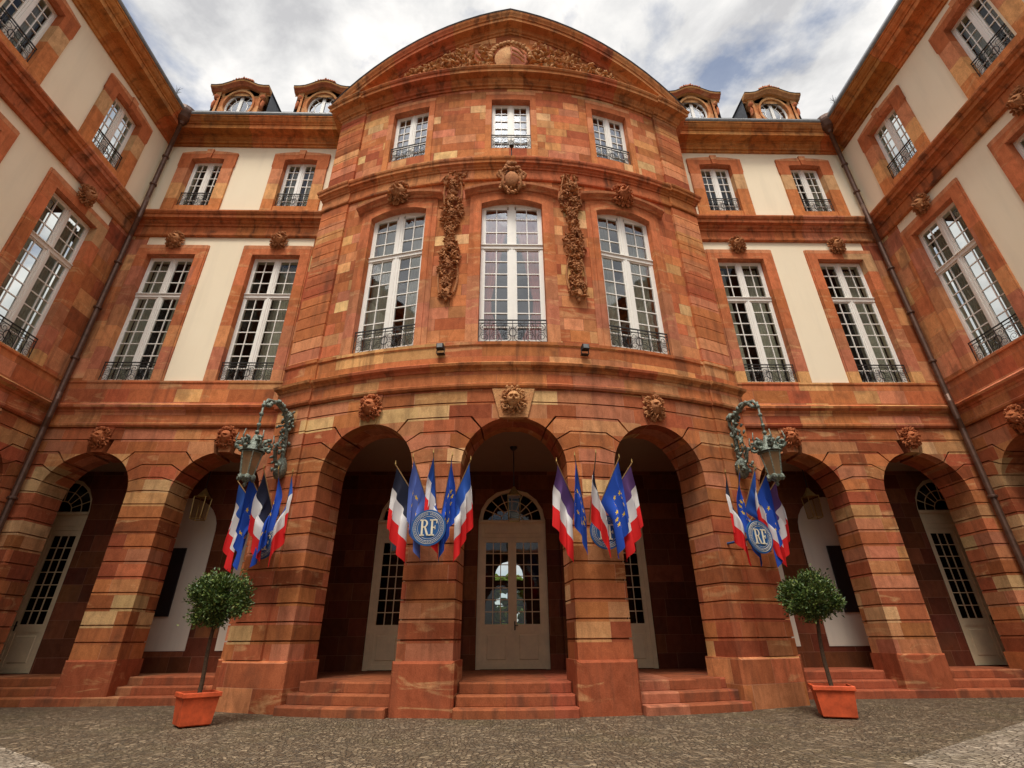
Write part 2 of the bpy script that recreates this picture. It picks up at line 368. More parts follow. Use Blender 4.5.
# ------------------------------------------------------------------ walls
def arch_curve(z, ul, ur, cl, cr, b=0.42, n=10, grow=0.0):
    """samples of the joint line at level z between two arches. cl/cr: (uc, r, zs) or None"""
    def side(c, uend, sgn):
        if c is None: return (uend, z), (uend + sgn * 0.05, z)
        uc, r, zs = c; r = r + grow
        if z <= zs: return (uc + sgn * r, z), (uc + sgn * (r + b), z)
        t = (z - zs) / (r + b)
        if t >= 1: return (uc, z), (uc + sgn * 0.02, z)
        th = math.asin(t)
        return (uc + sgn * r * math.cos(th), zs + r * math.sin(th)), (uc + sgn * max(0.02, (r + b) * math.cos(th)), z)
    e0, k0 = side(cl, ul, 1); e1, k1 = side(cr, ur, -1)
    mid = 0.5 * (e0[0] + e1[0])
    if k0[0] > mid - 0.01: f = (mid - 0.01 - e0[0]) / (k0[0] - e0[0]); k0 = (mid - 0.01, e0[1] + (k0[1] - e0[1]) * f)
    if k1[0] < mid + 0.01: f = (mid + 0.01 - e1[0]) / (k1[0] - e1[0]); k1 = (mid + 0.01, e1[1] + (k1[1] - e1[1]) * f)
    pts = [e0, k0]
    for i in range(1, n): pts.append((k0[0] + (k1[0] - k0[0]) * i / n, k0[1] + (k1[1] - k0[1]) * i / n))
    return pts + [k1, e1]

def arcade(mb, S, u0, u1, arches, thick=1.0, groove=0.032, gd=0.05, z0=ZPED, z1=ZSTR):
    """banded masonry with semicircular arches; arches: list of (uc, r, zs) sorted"""
    cs = [None] + list(arches) + [None]
    for uc, r, z_ in arches: keystone(mb, S, uc, r, z_, thick)
    zs = [z0 + CH * k for k in range(int(round((z1 - z0) / CH)) + 1)]
    for i in range(len(cs) - 1):
        cl, cr = cs[i], cs[i + 1]
        ul = u0 if cl is None else cl[0]; ur = u1 if cr is None else cr[0]
        n = 10 if S.curved else 2
        for k in range(len(zs) - 1):
            a, b = zs[k] + (groove / 2 if k else 0), zs[k + 1] - groove / 2
            levs = [a, a + 0.5 * (b - a), b] if b > 5.0 else [a, b]
            ref = cl or cr
            levs = sorted(set(levs + [z for z in (ref[2] + (ref[1] + .42) * t for t in (.70, .80, .87, .92, .955, .98, .994, 1.0)) if a + .004 < z < b - .004]))
            cur = [arch_curve(z, ul, ur, cl, cr, n=n) for z in levs]
            slab(mb, S, cur, 0.0, -thick, True)
            a, b = zs[k + 1] - groove / 2, zs[k + 1] + groove / 2
            cur = [arch_curve(z, ul, ur, cl, cr, n=n, grow=gd) for z in (a, b)]
            slab(mb, S, cur, -gd, -thick, False)
def keystone(mb, S, uc, r, zs, thick=1.0, kb=.17, kt=.30, top=None, d1=.03):
    top = top or ZSTR + .01; r = r - .012; us = [-kb, -kb / 2, 0, kb / 2, kb]
    lo = [(uc + u, zs + math.sqrt(r * r - u * u)) for u in us]; hi = [(uc + u * kt / kb, top) for u in us]
    for k in range(4):
        a, b, c, e = lo[k], lo[k + 1], hi[k + 1], hi[k]
        mb.quad(S, [(a[0], d1, a[1]), (b[0], d1, b[1]), (c[0], d1, c[1]), (e[0], d1, e[1])])
        mb.quad(S, [(a[0], -thick - .01, a[1]), (b[0], -thick - .01, b[1]), (b[0], d1, b[1]), (a[0], d1, a[1])])
        mb.quad(S, [(a[0], -thick - .01, a[1]), (b[0], -thick - .01, b[1]), (c[0], -thick - .01, c[1]), (e[0], -thick - .01, e[1])])
    for k in (0, 4):
        a, e = lo[k], hi[k]; mb.quad(S, [(a[0], -thick - .01, a[1]), (a[0], d1, a[1]), (e[0], d1, e[1]), (e[0], -thick - .01, e[1])])
def slab(mb, S, cur, d1, d0, caps):
    for A, B in zip(cur, cur[1:]):
        m = len(A)
        for j in range(m - 1):
            mb.quad(S, [(A[j][0], d1, A[j][1]), (A[j + 1][0], d1, A[j + 1][1]), (B[j + 1][0], d1, B[j + 1][1]), (B[j][0], d1, B[j][1])])
            mb.quad(S, [(A[j + 1][0], d0, A[j + 1][1]), (A[j][0], d0, A[j][1]), (B[j][0], d0, B[j][1]), (B[j + 1][0], d0, B[j + 1][1])])
        for j in (0, m - 1):
            mb.quad(S, [(A[j][0], d0, A[j][1]), (A[j][0], d1, A[j][1]), (B[j][0], d1, B[j][1]), (B[j][0], d0, B[j][1])])
    if caps:
        for A in (cur[0], cur[-1]):
            for j in range(len(A) - 1):
                mb.quad(S, [(A[j][0], d1, A[j][1]), (A[j + 1][0], d1, A[j + 1][1]), (A[j + 1][0], d0, A[j + 1][1]), (A[j][0], d0, A[j][1])])

def opw(op, z):         # half width of an opening at z
    hw, zb, zt, rise = op
    if z < zb or z > zt + rise: return 0.0
    if z <= zt: return hw
    rho = (hw * hw + rise * rise) / (2 * rise); zc = zt + rise - rho
    return math.sqrt(max(0.0, rho * rho - (z - zc) ** 2))
def wall(mb, S, u0, u1, z0, z1, cols, thick=0.6, d1=0.0):
    """cols: list of (uc, [openings])"""
    cuts = {z0, z1}
    for uc, ops in cols:
        for hw, zb, zt, rise in ops:
            cuts |= {zb, zt}
            if rise > 0: cuts |= {zt + rise * f for f in (0.35, 0.65, 0.88, 1.0)}
    zs = sorted(c for c in cuts if z0 <= c <= z1)
    def ww(ops, z): return max([opw(o, z) for o in ops] + [0])
    edges = [(u0, None)] + [(uc, ops) for uc, ops in cols] + [(u1, None)]
    E = 1e-5
    for (ua, oa), (ub, ob) in zip(edges, edges[1:]):
        for a, b in zip(zs, zs[1:]):
            la, lb = (ua + (ww(oa, a + E) if oa else 0), ua + (ww(oa, b - E) if oa else 0))
            ra, rb = (ub - (ww(ob, a + E) if ob else 0), ub - (ww(ob, b - E) if ob else 0))
            n = max(1, int(math.ceil((ub - ua) / 0.4))) if S.curved else 1
            for i in range(n):
                f, g = i / n, (i + 1) / n
                A0, A1, B0, B1 = la + (ra - la) * f, la + (ra - la) * g, lb + (rb - lb) * f, lb + (rb - lb) * g
                mb.quad(S, [(A0, d1, a), (A1, d1, a), (B1, d1, b), (B0, d1, b)])
                mb.quad(S, [(A1, -thick, a), (A0, -thick, a), (B0, -thick, b), (B1, -thick, b)])
            if oa is None or la > ua + 0.001: mb.quad(S, [(la, -thick, a), (la, d1, a), (lb, d1, b), (lb, -thick, b)])
            if ob is None or ra < ub - 0.001: mb.quad(S, [(ra, d1, a), (ra, -thick, a), (rb, -thick, b), (rb, d1, b)])
    for uc, ops in cols:
        for z in zs:
            w0, w1 = ww(ops, z - E), ww(ops, z + E)
            if abs(w0 - w1) > 0.02:
                for sg in (-1, 1):
                    n = 3 if S.curved else 1
                    lo, hi = min(w0, w1), max(w0, w1)
                    for i in range(n):
                        x0, x1 = uc + sg * (lo + (hi - lo) * i / n), uc + sg * (lo + (hi - lo) * (i + 1) / n)
                        mb.quad(S, [(x0, d1, z), (x1, d1, z), (x1, -thick, z), (x0, -thick, z)])
    for z in (z0, z1):
        n = max(1, int(math.ceil((u1 - u0) / 0.4))) if S.curved else 1
        for i in range(n):
            a, b = u0 + (u1 - u0) * i / n, u0 + (u1 - u0) * (i + 1) / n
            mb.quad(S, [(a, d1, z), (b, d1, z), (b, -thick, z), (a, -thick, z)])

def arcz(x, hw, rise):
    if rise <= 0 or abs(x) >= hw: return 0.0
    rho = (hw * hw + rise * rise) / (2 * rise)
    return math.sqrt(rho * rho - x * x) - (rho - rise)
def surround(mb, S, uc, hw, zb, zt, rise, jw, proj, head, orise=0.0, ears=0.0, d0=-0.22, sill=0.0, key=None):
    for sg in (-1, 1):
        a, b = uc + sg * hw, uc + sg * (hw + jw)
        mb.box(S, min(a, b), max(a, b), d0, proj, zb, zt)
        if ears: 
            c = uc + sg * (hw + jw + ears); mb.box(S, min(b, c), max(b, c), -0.01, proj, zt - 0.42, zt)
    ow = hw + jw + ears; xs = sorted(set([-ow, -hw, hw, ow] + [-hw + 2 * hw * i / 12 for i in range(13)]))
    def lo(x): return zt + arcz(x, hw, rise)
    def hi(x): return zt + head + arcz(x, ow, orise) if orise else zt + head
    for a, b in zip(xs, xs[1:]):
        mb.quad(S, [(uc + a, proj, lo(a)), (uc + b, proj, lo(b)), (uc + b, proj, hi(b)), (uc + a, proj, hi(a))])
        mb.quad(S, [(uc + a, proj, hi(a)), (uc + b, proj, hi(b)), (uc + b, d0, hi(b)), (uc + a, d0, hi(a))])
        mb.quad(S, [(uc + a, d0, lo(a)), (uc + b, d0, lo(b)), (uc + b, proj, lo(b)), (uc + a, proj, lo(a))])
    for x in (-ow, ow): mb.quad(S, [(uc + x, proj, lo(x)), (uc + x, d0, lo(x)), (uc + x, d0, hi(x)), (uc + x, proj, hi(x))])
    if sill: mb.cbox(S, uc - hw - jw - 0.06, uc + hw + jw + 0.06, d0, proj + 0.07, zb - sill, zb - 0.004, 0.015)
    if key:
        kw, kh = key; zz = zt + rise - 0.03
        top = zt + head + orise + kh
        p = proj + 0.05
        mb.quad(S, [(uc - kw * .7, p, zz), (uc + kw * .7, p, zz), (uc + kw, p, top), (uc - kw, p, top)])
        mb.quad(S, [(uc - kw * .7, 0, zz), (uc - kw * .7, p, zz), (uc - kw, p, top), (uc - kw, 0, top)])
        mb.quad(S, [(uc + kw * .7, p, zz), (uc + kw * .7, 0, zz), (uc + kw, 0, top), (uc + kw, p, top)])
        mb.quad(S, [(uc - kw, p, top), (uc + kw, p, top), (uc + kw, 0, top), (uc - kw, 0, top)])
        mb.quad(S, [(uc - kw * .7, 0, zz), (uc + kw * .7, 0, zz), (uc + kw * .7, p, zz), (uc - kw * .7, p, zz)])

# ------------------------------------------------------------------ windows (local frame: x right, y into wall, z up)
def window_meshes(w, h, rise, cols, rowsets, trans, outer=0.07, meet=0.13, seed=0):
    """rowsets: (rows lower, rows upper); trans: height of transom centre or None"""
    rng = random.Random(seed)
    f = MB(); g = MB(); S = LOC; w -= .008; hw = w / 2; o = outer
    f.box(S, -hw, -hw + o, -0.05, 0.05, 0, h); f.box(S, hw - o, hw, -0.05, 0.05, 0, h)
    f.box(S, -hw, hw, -0.05, 0.052, 0, o * 1.3)
    def top(x): return h + arcz(x, hw, rise)
    N = 12 if rise else 1
    for i in range(N):
        a, b = -hw + w * i / N, -hw + w * (i + 1) / N
        for d in (0.053, -0.05):
            f.quad(S, [(a, d, top(a) - o), (b, d, top(b) - o), (b, d, top(b)), (a, d, top(a))])
        f.quad(S, [(a, -0.05, top(a) - o), (b, -0.05, top(b) - o), (b, 0.053, top(b) - o), (a, 0.053, top(a) - o)])
    f.box(S, -meet / 2, meet / 2, -0.05, 0.058, 0.0, h + rise - 0.01)
    f.box(S, -0.022, 0.022, 0.05, 0.078, 0.0, h + rise - 0.02)
    spans = [(o * 1.3, h + rise - o, rowsets[0])]
    if trans:
        f.box(S, -hw, hw, -0.05, 0.075, trans - 0.08, trans + 0.08)
        f.box(S, -hw + 0.01, hw - 0.01, 0.06, 0.115, trans + 0.045, trans + 0.075)
        spans = [(o * 1.3, trans - 0.08, rowsets[0]), (trans + 0.08, h + rise - o, rowsets[1])]
    t = 0.016
    for a, b in ((-hw + o, -meet / 2), (meet / 2, hw - o)):
        f.box(S, a, a + 0.045, -0.03, 0.035, 0.02, h - 0.02); f.box(S, b - 0.045, b, -0.03, 0.035, 0.02, h - 0.02)
        a2, b2 = a + 0.045, b - 0.045
        for z0, z1, rows in spans:
            f.box(S, a2, b2, -0.03, 0.034, z0, z0 + 0.05); f.box(S, a2, b2, -0.03, 0.034, z1 - 0.05 - (rise * .4 if z1 > h else 0), z1)
            for c in range(1, cols):
                x = a2 + (b2 - a2) * c / cols; f.box(S, x - t / 1.2, x + t / 1.2, -0.012, 0.03, z0, min(z1, top(x) - o * .5))
            for r in range(1, rows):
                z = z0 + (z1 - z0) * r / rows; f.box(S, a2, b2, -0.011, 0.028, z - t, z + t)
            for c in range(cols):
                for r in range(rows):
                    xa, xb = a2 + (b2 - a2) * c / cols, a2 + (b2 - a2) * (c + 1) / cols
                    za, zb = z0 + (z1 - z0) * r / rows, z0 + (z1 - z0) * (r + 1) / rows
                    zc = min(zb, top(xa) - o * .4), min(zb, top(xb) - o * .4)
                    tx, tz = rng.uniform(-.006, .006), rng.uniform(-.005, .005)
                    hx, hz = (xb - xa) / 2, (zb - za) / 2
                    g.quad(S, [(xa, -hx * tx - hz * tz, za), (xb, hx * tx - hz * tz, za), (xb, hx * tx + hz * tz, zc[1]), (xa, -hx * tx + hz * tz, zc[0])])
    return f, g

def spiral(cx, cz, r, a0, turns, y=0.0, shrink=0.25, n=14, sx=1):
    return [(cx + sx * r * (1 - (1 - shrink) * i / n) * math.cos(a0 + turns * 2 * PI * i / n), y, cz + r * (1 - (1 - shrink) * i / n) * math.sin(a0 + turns * 2 * PI * i / n)) for i in range(n + 1)]
def railing_mesh(w, h):
    m = MB(); hw = w / 2; S = LOC
    m.box(S, -hw, hw, -0.018, 0.018, h - 0.03, h); m.box(S, -hw, hw, -0.012, 0.012, 0.03, 0.052); m.box(S, -hw, hw, -0.011, 0.011, h - 0.13, h - 0.11)
    n = max(4, int(round(w / 0.34))); n += n % 2
    p = w / n; r = 0.009
    for i in range(n + 1):
        x = -hw + p * i; x = min(max(x, -hw + .012), hw - .012)
        m.box(S, x - .009, x + .009, -0.009, 0.009, 0.0, h - 0.02)
    H = h - 0.17
    for i in range(n):
        x = -hw + p * (i + .5); sg = 1 if i < n / 2 else -1
        R0 = min(p * .42, H * .26)
        m.tube(spiral(x, 0.05 + R0 * 1.05, R0, -PI / 2 if sg > 0 else -PI / 2, 1.35, sx=sg), r, 4)
        m.tube([(x + (q[0] - x) * -1, q[1], 2 * (0.05 + H / 2) - q[2]) for q in spiral(x, 0.05 + R0 * 1.05, R0, -PI / 2, 1.35, sx=sg)], r, 4)
        m.tube([(x - sg * R0, 0, .05 + R0), (x - sg * R0 * .4, 0, .05 + H * .5), (x + sg * R0 * .4, 0, .05 + H * .5), (x + sg * R0, 0, .05 + H - R0)], r, 4)
    c = [(0.10 * math.cos(t), 0, 0.05 + H / 2 + 0.13 * math.sin(t)) for t in [2 * PI * i / 14 for i in range(15)]]
    m.tube(c, 0.013, 5)
    return m
def curtain_mesh(w, h, kind, seed):
    m = MB(); rng = random.Random(seed); hw = w / 2 - 0.05
    def sheet(xa, xb, z0, z1, y, f, amp, waist=None):
        nx, nz = 26, 12; pts = []
        for j in range(nz + 1):
            z = z0 + (z1 - z0) * j / nz; row = []
            for i in range(nx + 1):
                t = i / nx; x = xa + (xb - xa) * t
                if waist:
                    tw = abs(j / nz - 0.28); k = 1 - waist * max(0.0, 1 - tw * (1.45 if j / nz > .28 else 3))
                    x = xa + (xb - xa) * t * k
                row.append(Vector((x, y + amp * math.sin(f * t * 2 * PI + seed), z)))
            pts.append(row)
        for j in range(nz):
            for i in range(nx):
                q = [pts[j][i], pts[j][i + 1], pts[j + 1][i + 1], pts[j + 1][i]]; k = len(m.v); m.v += q
                m.f.append((k, k + 1, k + 2, k + 3)); m.uv.append([(0, 0)] * 4)
    if kind == 'swag':
        sheet(-hw, -0.08, 0.05, h - 0.1, 0.22, 5, 0.035, 0.7); sheet(hw, 0.08, 0.05, h - 0.1, 0.22, 5, 0.035, 0.7)
    elif kind == 'net':
        sheet(-hw, -hw + w * rng.uniform(.22, .34), 0.05, h - .1, 0.3, 6, 0.03); sheet(hw, hw - w * rng.uniform(.22, .34), 0.05, h - .1, 0.3, 6, 0.03)
    elif kind == 'half':
        sheet(-hw if rng.random() < .5 else hw, 0.02, 0.05, h - .1, 0.3, 8, 0.03)
    return m
_cache = {}
def put_window(parent, S, uc, zb, w, h, rise, cols, rowsets, trans, d, gl='glass', rail=0.72, curtain=None, seed=0, o=0.075, meet=0.16, raild=0.16):
    key = (w, h, rise, cols, rowsets, trans, gl, seed % 3)
    if key not in _cache:
        f, g = window_meshes(w, h, rise, cols, rowsets, trans, o, meet, seed)
        _cache[key] = (f.mesh('window', 'paint'), g.mesh('pane', gl, weld=False, recalc=False))
    fm, gm = _cache[key]
    wo = place('window', fm, parent, S.mat(uc, d, zb)); wo['label'] = ''
    del wo['label']
    place('pane', gm, wo)
    if rail:
        rk = ('r', w, rail)
        if rk not in _cache: _cache[rk] = railing_mesh(w, rail).mesh('railing', 'iron', weld=False, recalc=False)
        place('railing', _cache[rk], wo, Matrix.Translation((0, -raild, 0.0)))
    if curtain:
        ck = ('c', w, h, curtain, seed % 4)
        if ck not in _cache: _cache[ck] = curtain_mesh(w, h, curtain, seed % 4).mesh('curtain', 'cdrape' if curtain == 'swag' else 'cnet', True, weld=True, recalc=False)
        place('curtain', _cache[ck], wo)
    return wo

# ------------------------------------------------------------------ carving
def head_mesh(seed, mat, leafy=True, shield=False):
    rng = random.Random(seed); m = MB()
    b = bmesh.new(); bmesh.ops.create_uvsphere(b, u_segments=28, v_segments=22, radius=1)
    for v in b.verts:
        x, y, z = v.co          # face towards -y
        X, Y, Z = x * 0.20, y * 0.20, z * 0.26
        if y < 0.2:
            X *= 1 - 0.22 * max(0, -z)                       # jaw
            fr = max(0, -y)
            def gs(cx, cz, sx, sz): return math.exp(-((x - cx) / sx) ** 2 - ((z - cz) / sz) ** 2)
            Y -= fr * (0.15 * gs(0, -0.12, .14, .26) + 0.03 * gs(0, 0.1, .1, .25))      # nose
            Y -= fr * 0.075 * (gs(.33, .30, .25, .09) + gs(-.33, .30, .25, .09))           # brows
            Y += fr * 0.105 * (gs(.34, .10, .17, .11) + gs(-.34, .10, .17, .11))          # sockets
            Y -= fr * 0.02 * (gs(.34, .09, .07, .05) + gs(-.34, .09, .07, .05))
            Y -= fr * 0.05 * (gs(.45, -.25, .22, .2) + gs(-.45, -.25, .22, .2))           # cheeks
            Y += fr * 0.12 * gs(0, -.47, .26, .05)                                        # mouth
            Y -= fr * 0.05 * (gs(0, -.39, .22, .05) + gs(0, -.57, .18, .06))
            Y -= fr * 0.04 * gs(0, -.78, .2, .12)
        v.co = (X, Y, Z)
    i0 = len(m.v); m.v += [v.co.copy() for v in b.verts]
    for f in b.faces: m.f.append(tuple(i0 + v.index for v in f.verts)); m.uv.append([(0, 0)] * len(f.verts))
    b.free()
    for i in range(56):         # hair / beard locks
        a = PI * 2 * i / 56 + rng.uniform(-.1, .1); up = math.sin(a)
        r = 1.06 + rng.uniform(-.06, .28)
        m.blob((0.20 * r * math.cos(a), 0.0 + rng.uniform(-.10, .06), 0.255 * r * up), (0.02, 0.045, 0.07), (rng.uniform(-.7, .7), -a + PI / 2 + rng.uniform(-.9, .9), 0), 1, .7, i)
    if leafy:
        for i in range(16):
            a = PI * 2 * i / 16 + rng.uniform(-.1, .1)
            m.blob((0.30 * math.cos(a), 0.07, 0.35 * math.sin(a)), (0.055, 0.035, 0.10), (0, PI / 2 - a, 0), 1, .6, i)
        for i in range(8):
            m.blob((rng.uniform(-.2, .2), -0.02, 0.30 + rng.uniform(-.03, .10)), (0.06, 0.05, 0.05), (0, rng.uniform(-1, 1), 0), 1, .6, i)
        for sg in (-1, 1):
            m.tube(spiral(sg * .25, -.22, .085, PI / 2, 1.2, 0.0, sx=sg), 0.028, 6)
            m.tube(spiral(sg * .24, .22, .08, -PI / 2, 1.2, 0.0, sx=sg), 0.026, 6)
    # wedge of stone behind
    m.box(LOC, -0.2, 0.2, -0.16, -0.03, -0.2, 0.3)
    return m.mesh('keystone_mask', mat, False, recalc=True)
HEADS = [head_mesh(s, mt) for s, mt in ((1, 'carvered'), (2, 'carvered'), (3, 'carve'), (4, 'carve'))]
HEADTAN = head_mesh(9, 'carvetan')
def put_head(parent, S, uc, z, d=0.12, s=1.0, which=0, me=None):
    mt = S.mat(uc, d, z) @ Matrix.Diagonal((s, s, s, 1))
    return place('keystone_mask', me or HEADS[which % len(HEADS)], parent, mt)

def garland_mesh(seed, h=5.1):
    rng = random.Random(seed); m = MB()
    for i in range(420):
        t = i / 420; z = h * (1 - t)
        wd = 0.26 + 0.10 * math.sin(t * 17 + seed) + (0.10 if t < .12 else 0) - 0.14 * max(0, t - .8) * 5 * .6
        x = rng.uniform(-wd, wd); y = -0.05 - 0.13 * (1 - (x / wd) ** 2) * rng.uniform(.5, 1.1)
        m.blob((x, y, z + rng.uniform(-.05, .05)), (rng.uniform(.018, .04), .05, rng.uniform(.06, .13)), (rng.uniform(-.8, .8), rng.uniform(-1.9, 1.9), rng.uniform(-.8, .8)), 1, .9, i)
    for k in range(7):      # rosettes, a basket and pointed shells
        z = h * (0.90 - k * 0.135) + rng.uniform(-.06, .06); x = rng.uniform(-.07, .07)
        for j in range(7):
            a = 2 * PI * j / 7 + k; m.blob((x + .085 * math.cos(a), -.21, z + .085 * math.sin(a)), (.055, .035, .038), (0, -a, 0), 1, .3, j)
        m.blob((x, -.24, z), (.045, .04, .045))
    for sg in (-1, 1):      # ribbons
        pts = [(sg * (0.16 + 0.14 * math.sin(t * 9)), -.07 - .05 * math.cos(t * 11), h * (1 - t * .97)) for t in [q / 40 for q in range(41)]]
        m.tube(pts, 0.03, 5)
    m.blob((0, -.12, 0.12), (.10, .10, .17), (0, 0, 0), 2, .6, 5); m.blob((0, -.1, -.08), (.06, .06, .12), (0, .3, 0), 1, .4, 2)
    return m
def cartouche_mesh():
    m = MB(); rng = random.Random(4)
    m.blob((0, -.12, -.05), (.24, .13, .34), (0, 0, 0), 3, .12, 1)
    for sg in (-1, 1):
        m.tube(spiral(sg * .30, -.22, .14, PI / 2, 1.3, -.06, sx=sg), .05, 7)
        m.tube(spiral(sg * .33, .24, .16, -PI / 2, 1.4, -.06, sx=sg), .05, 7)
        m.tube([(sg * .20, -.08, -.5), (sg * .32, -.1, -.25), (sg * .27, -.14, .05), (sg * .36, -.1, .3), (sg * .2, -.12, .5)], .05, 7)
        for i in range(10): m.blob((sg * rng.uniform(.1, .42), -.08, rng.uniform(-.5, .55)), (.06, .05, .09), (0, rng.uniform(-1, 1), 0), 1, .6, i)
    for i in range(14): m.blob((rng.uniform(-.25, .25), -.13, rng.uniform(.38, .72)), (.07, .07, .10), (0, rng.uniform(-1, 1), 0), 1, .6, i)
    for i in range(7): m.blob((rng.uniform(-.14, .14), -.1, rng.uniform(-.66, -.42)), (.05, .05, .08), (0, rng.uniform(-1, 1), 0), 1, .6, i)
    m.box(LOC, -.22, .22, -.1, .03, -.5, .5)
    return m

# ------------------------------------------------------------------ profiles (d, z)
def prof_string(z0):     # ground floor string: two mouldings with a flat frieze between
    return ([(-.05, z0 + .0), (.05, z0 + .0), (.09, z0 + .05), (.10, z0 + .11), (.06, z0 + .14), (.06, z0 + .50), (-.05, z0 + .50)],
            [(-.05, z0 + .50), (.08, z0 + .50), (.11, z0 + .56), (.20, z0 + .62), (.22, z0 + .69), (.15, z0 + .74), (.05, z0 + .80), (-.05, z0 + .80)])
CORN1 = [(-.05, 15.08), (.05, 15.08), (.09, 15.12), (.10, 15.20), (.045, 15.24), (.045, 15.56), (.09, 15.57), (.10, 15.65), (.17, 15.70), (.19, 15.76), (.32, 15.80), (.33, 15.93), (.37, 15.95), (.42, 16.03), (.42, 16.09), (.10, 16.22), (.07, 16.26), (-.05, 16.28)]
CORN2 = [(-.05, 20.16), (.05, 20.16), (.06, 20.26), (.12, 20.27), (.13, 20.37), (.20, 20.44), (.23, 20.53), (.27, 20.54), (.28, 20.59), (.56, 20.61), (.57, 20.59), (.59, 20.59), (.59, 20.80), (.63, 20.81), (.64, 20.86), (.70, 20.90), (.77, 21.00), (.78, 21.06), (.82, 21.07), (.82, 21.12), (.3, 21.2), (-.05, 21.2)]
CORNP = [(-.05, 20.02), (.05, 20.02), (.06, 20.10), (.12, 20.12), (.14, 20.19), (.21, 20.25), (.24, 20.31), (.25, 20.34), (.48, 20.37), (.49, 20.50), (.53, 20.52), (.57, 20.59), (.57, 20.62), (.0, 20.66), (-.05, 20.66)]
CORNV = [(-.05, 15.08), (.05, 15.08), (.08, 15.11), (.09, 15.18), (.045, 15.22), (.045, 15.56), (.08, 15.57), (.09, 15.63), (.13, 15.66), (.15, 15.71), (.22, 15.74), (.23, 15.84), (.26, 15.86), (.28, 15.92), (.28, 15.96), (.06, 16.02), (.05, 16.28), (-.05, 16.28)]
GUT = [(.70, 21.13), (.84, 21.13), (.87, 21.2), (.87, 21.27), (.70, 21.27)]

UPW, UPZ, UPH = 1.34, 16.72, 2.63
MW, MZ, MH = 1.77, 8.93, 5.28
def range_wall(parent, S, u0, u1, mains, uppers, arches, m0, m1, quoins=(), creams=(), curtains=None, seed=0, bright=()):
    """one range of the courtyard: banded arcade, plastered upper floors with stone dressings"""
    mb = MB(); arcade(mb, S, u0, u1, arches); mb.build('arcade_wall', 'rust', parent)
    # pedestals of the piers
    ed = [u0] + [x for a in arches for x in (a[0] - a[1], a[0] + a[1])] + [u1]
    for a, b in zip(ed[::2], ed[1::2]):
        if b - a > 0.1:
            e0 = 0 if a == u0 else .04; e1 = 0 if b == u1 else .04
            pd = MB(); pd.cbox(S, a - e0, b + e1, -1.04, 0.06, -0.3, ZPED, 0.04)
            pd.build('pier_pedestal', 'block', parent)
    st = MB()
    for p in prof_string(ZSTR): st.sweep(S, u0, u1, p, m0, m1)
    st.sweep(S, u0, u1, [(-.05, ZSTR + .8), (.03, ZSTR + .8), (.03, 8.80), (.06, 8.84), (.06, 8.90), (-.05, 8.92)], m0, m1)
    st.build('string_course', 'frieze', parent)
    wl = MB()
    cols = {}
    for u in mains: cols.setdefault(u, []).append((MW / 2 + .012, MZ, MZ + MH + .012, 0))
    for u in uppers:
        k = min(cols, key=lambda q: abs(q - u)) if cols else None
        if k is not None and abs(k - u) < 0.5: cols[k].append((UPW / 2 + .012, UPZ, UPZ + UPH + .012, 0.05))
        else: cols[u] = [(UPW / 2 + .012, UPZ, UPZ + UPH + .012, 0.05)]
    wall(wl, S, u0, u1, 8.0, 20.2, sorted(cols.items()), 0.55, -0.02)
    wl.build('plaster_wall', 'cream', parent)
    q = MB()
    for a, b, z0, z1 in quoins:
        q = MB(); q.box(S, a, b, -0.1, 0.015, z0, z1); q.build('quoin_stones', 'quoin', parent)
    c1 = MB(); c1.sweep(S, u0, u1, CORN1, m0, m1); c1.build('storey_cornice', 'trimd', parent)
    c2 = MB(); c2.sweep(S, u0, u1, CORN2, m0, m1); c2.build('eaves_cornice', 'trimg', parent)
    g = MB(); g.sweep(S, u0, u1, GUT, m0, m1); g.build('gutter', 'zinc', parent)
    r = MB(); r.sweep(S, u0, u1, [(.72, 21.26), (-3.2, 27.2), (-6.0, 28.2), (-6.0, 28.0), (-3.0, 26.9), (.55, 21.1)], m0, m1); r.build('slate_roof', 'slate', parent)
    for i, u in enumerate(mains):
        s = MB(); surround(s, S, u, MW / 2, 8.85, MZ + MH, 0, 0.35, 0.05, 0.44)
        s.box(S, u - MW / 2 + .002, u + MW / 2 - .002, -.5, .02, 8.8, MZ + .012)
        s.box(S, u - MW / 2 - .40, u - MW / 2 - .36, -.02, .035, 8.92, MZ + MH + .44); s.box(S, u + MW / 2 + .36, u + MW / 2 + .40, -.02, .035, 8.92, MZ + MH + .44)
        s.build('window_surround', 'jamb', parent)
        put_window(parent, S, u, MZ, MW, MH, 0, 2, (7, 3), 3.55, -0.25, 'glass', 0.74, (curtains or ['net', 'half'])[i % 2], seed + i)
        put_head(parent, S, u, MZ + MH + 0.62, 0.16, 0.92, 2 + i)
    for i, u in enumerate(uppers):
        s = MB(); surround(s, S, u, UPW / 2, 16.28, UPZ + UPH, 0.05, 0.46, 0.06, 0.36, 0.12, 0.03, key=(0.14, 0.06)); s.box(S, u - UPW / 2 + .002, u + UPW / 2 - .002, -.5, .02, 16.27, UPZ + .012)
        s.build('window_surround', 'jamb', parent)
        put_window(parent, S, u, UPZ, UPW, UPH, 0.05, 2, (6, 0), None, -0.25, 'glass', 0.80, 'net' if i % 2 else None, seed + i + 1)
    for i, a in enumerate(arches):
        put_head(parent, S, a[0], 6.93, 0.14, 0.84, i)

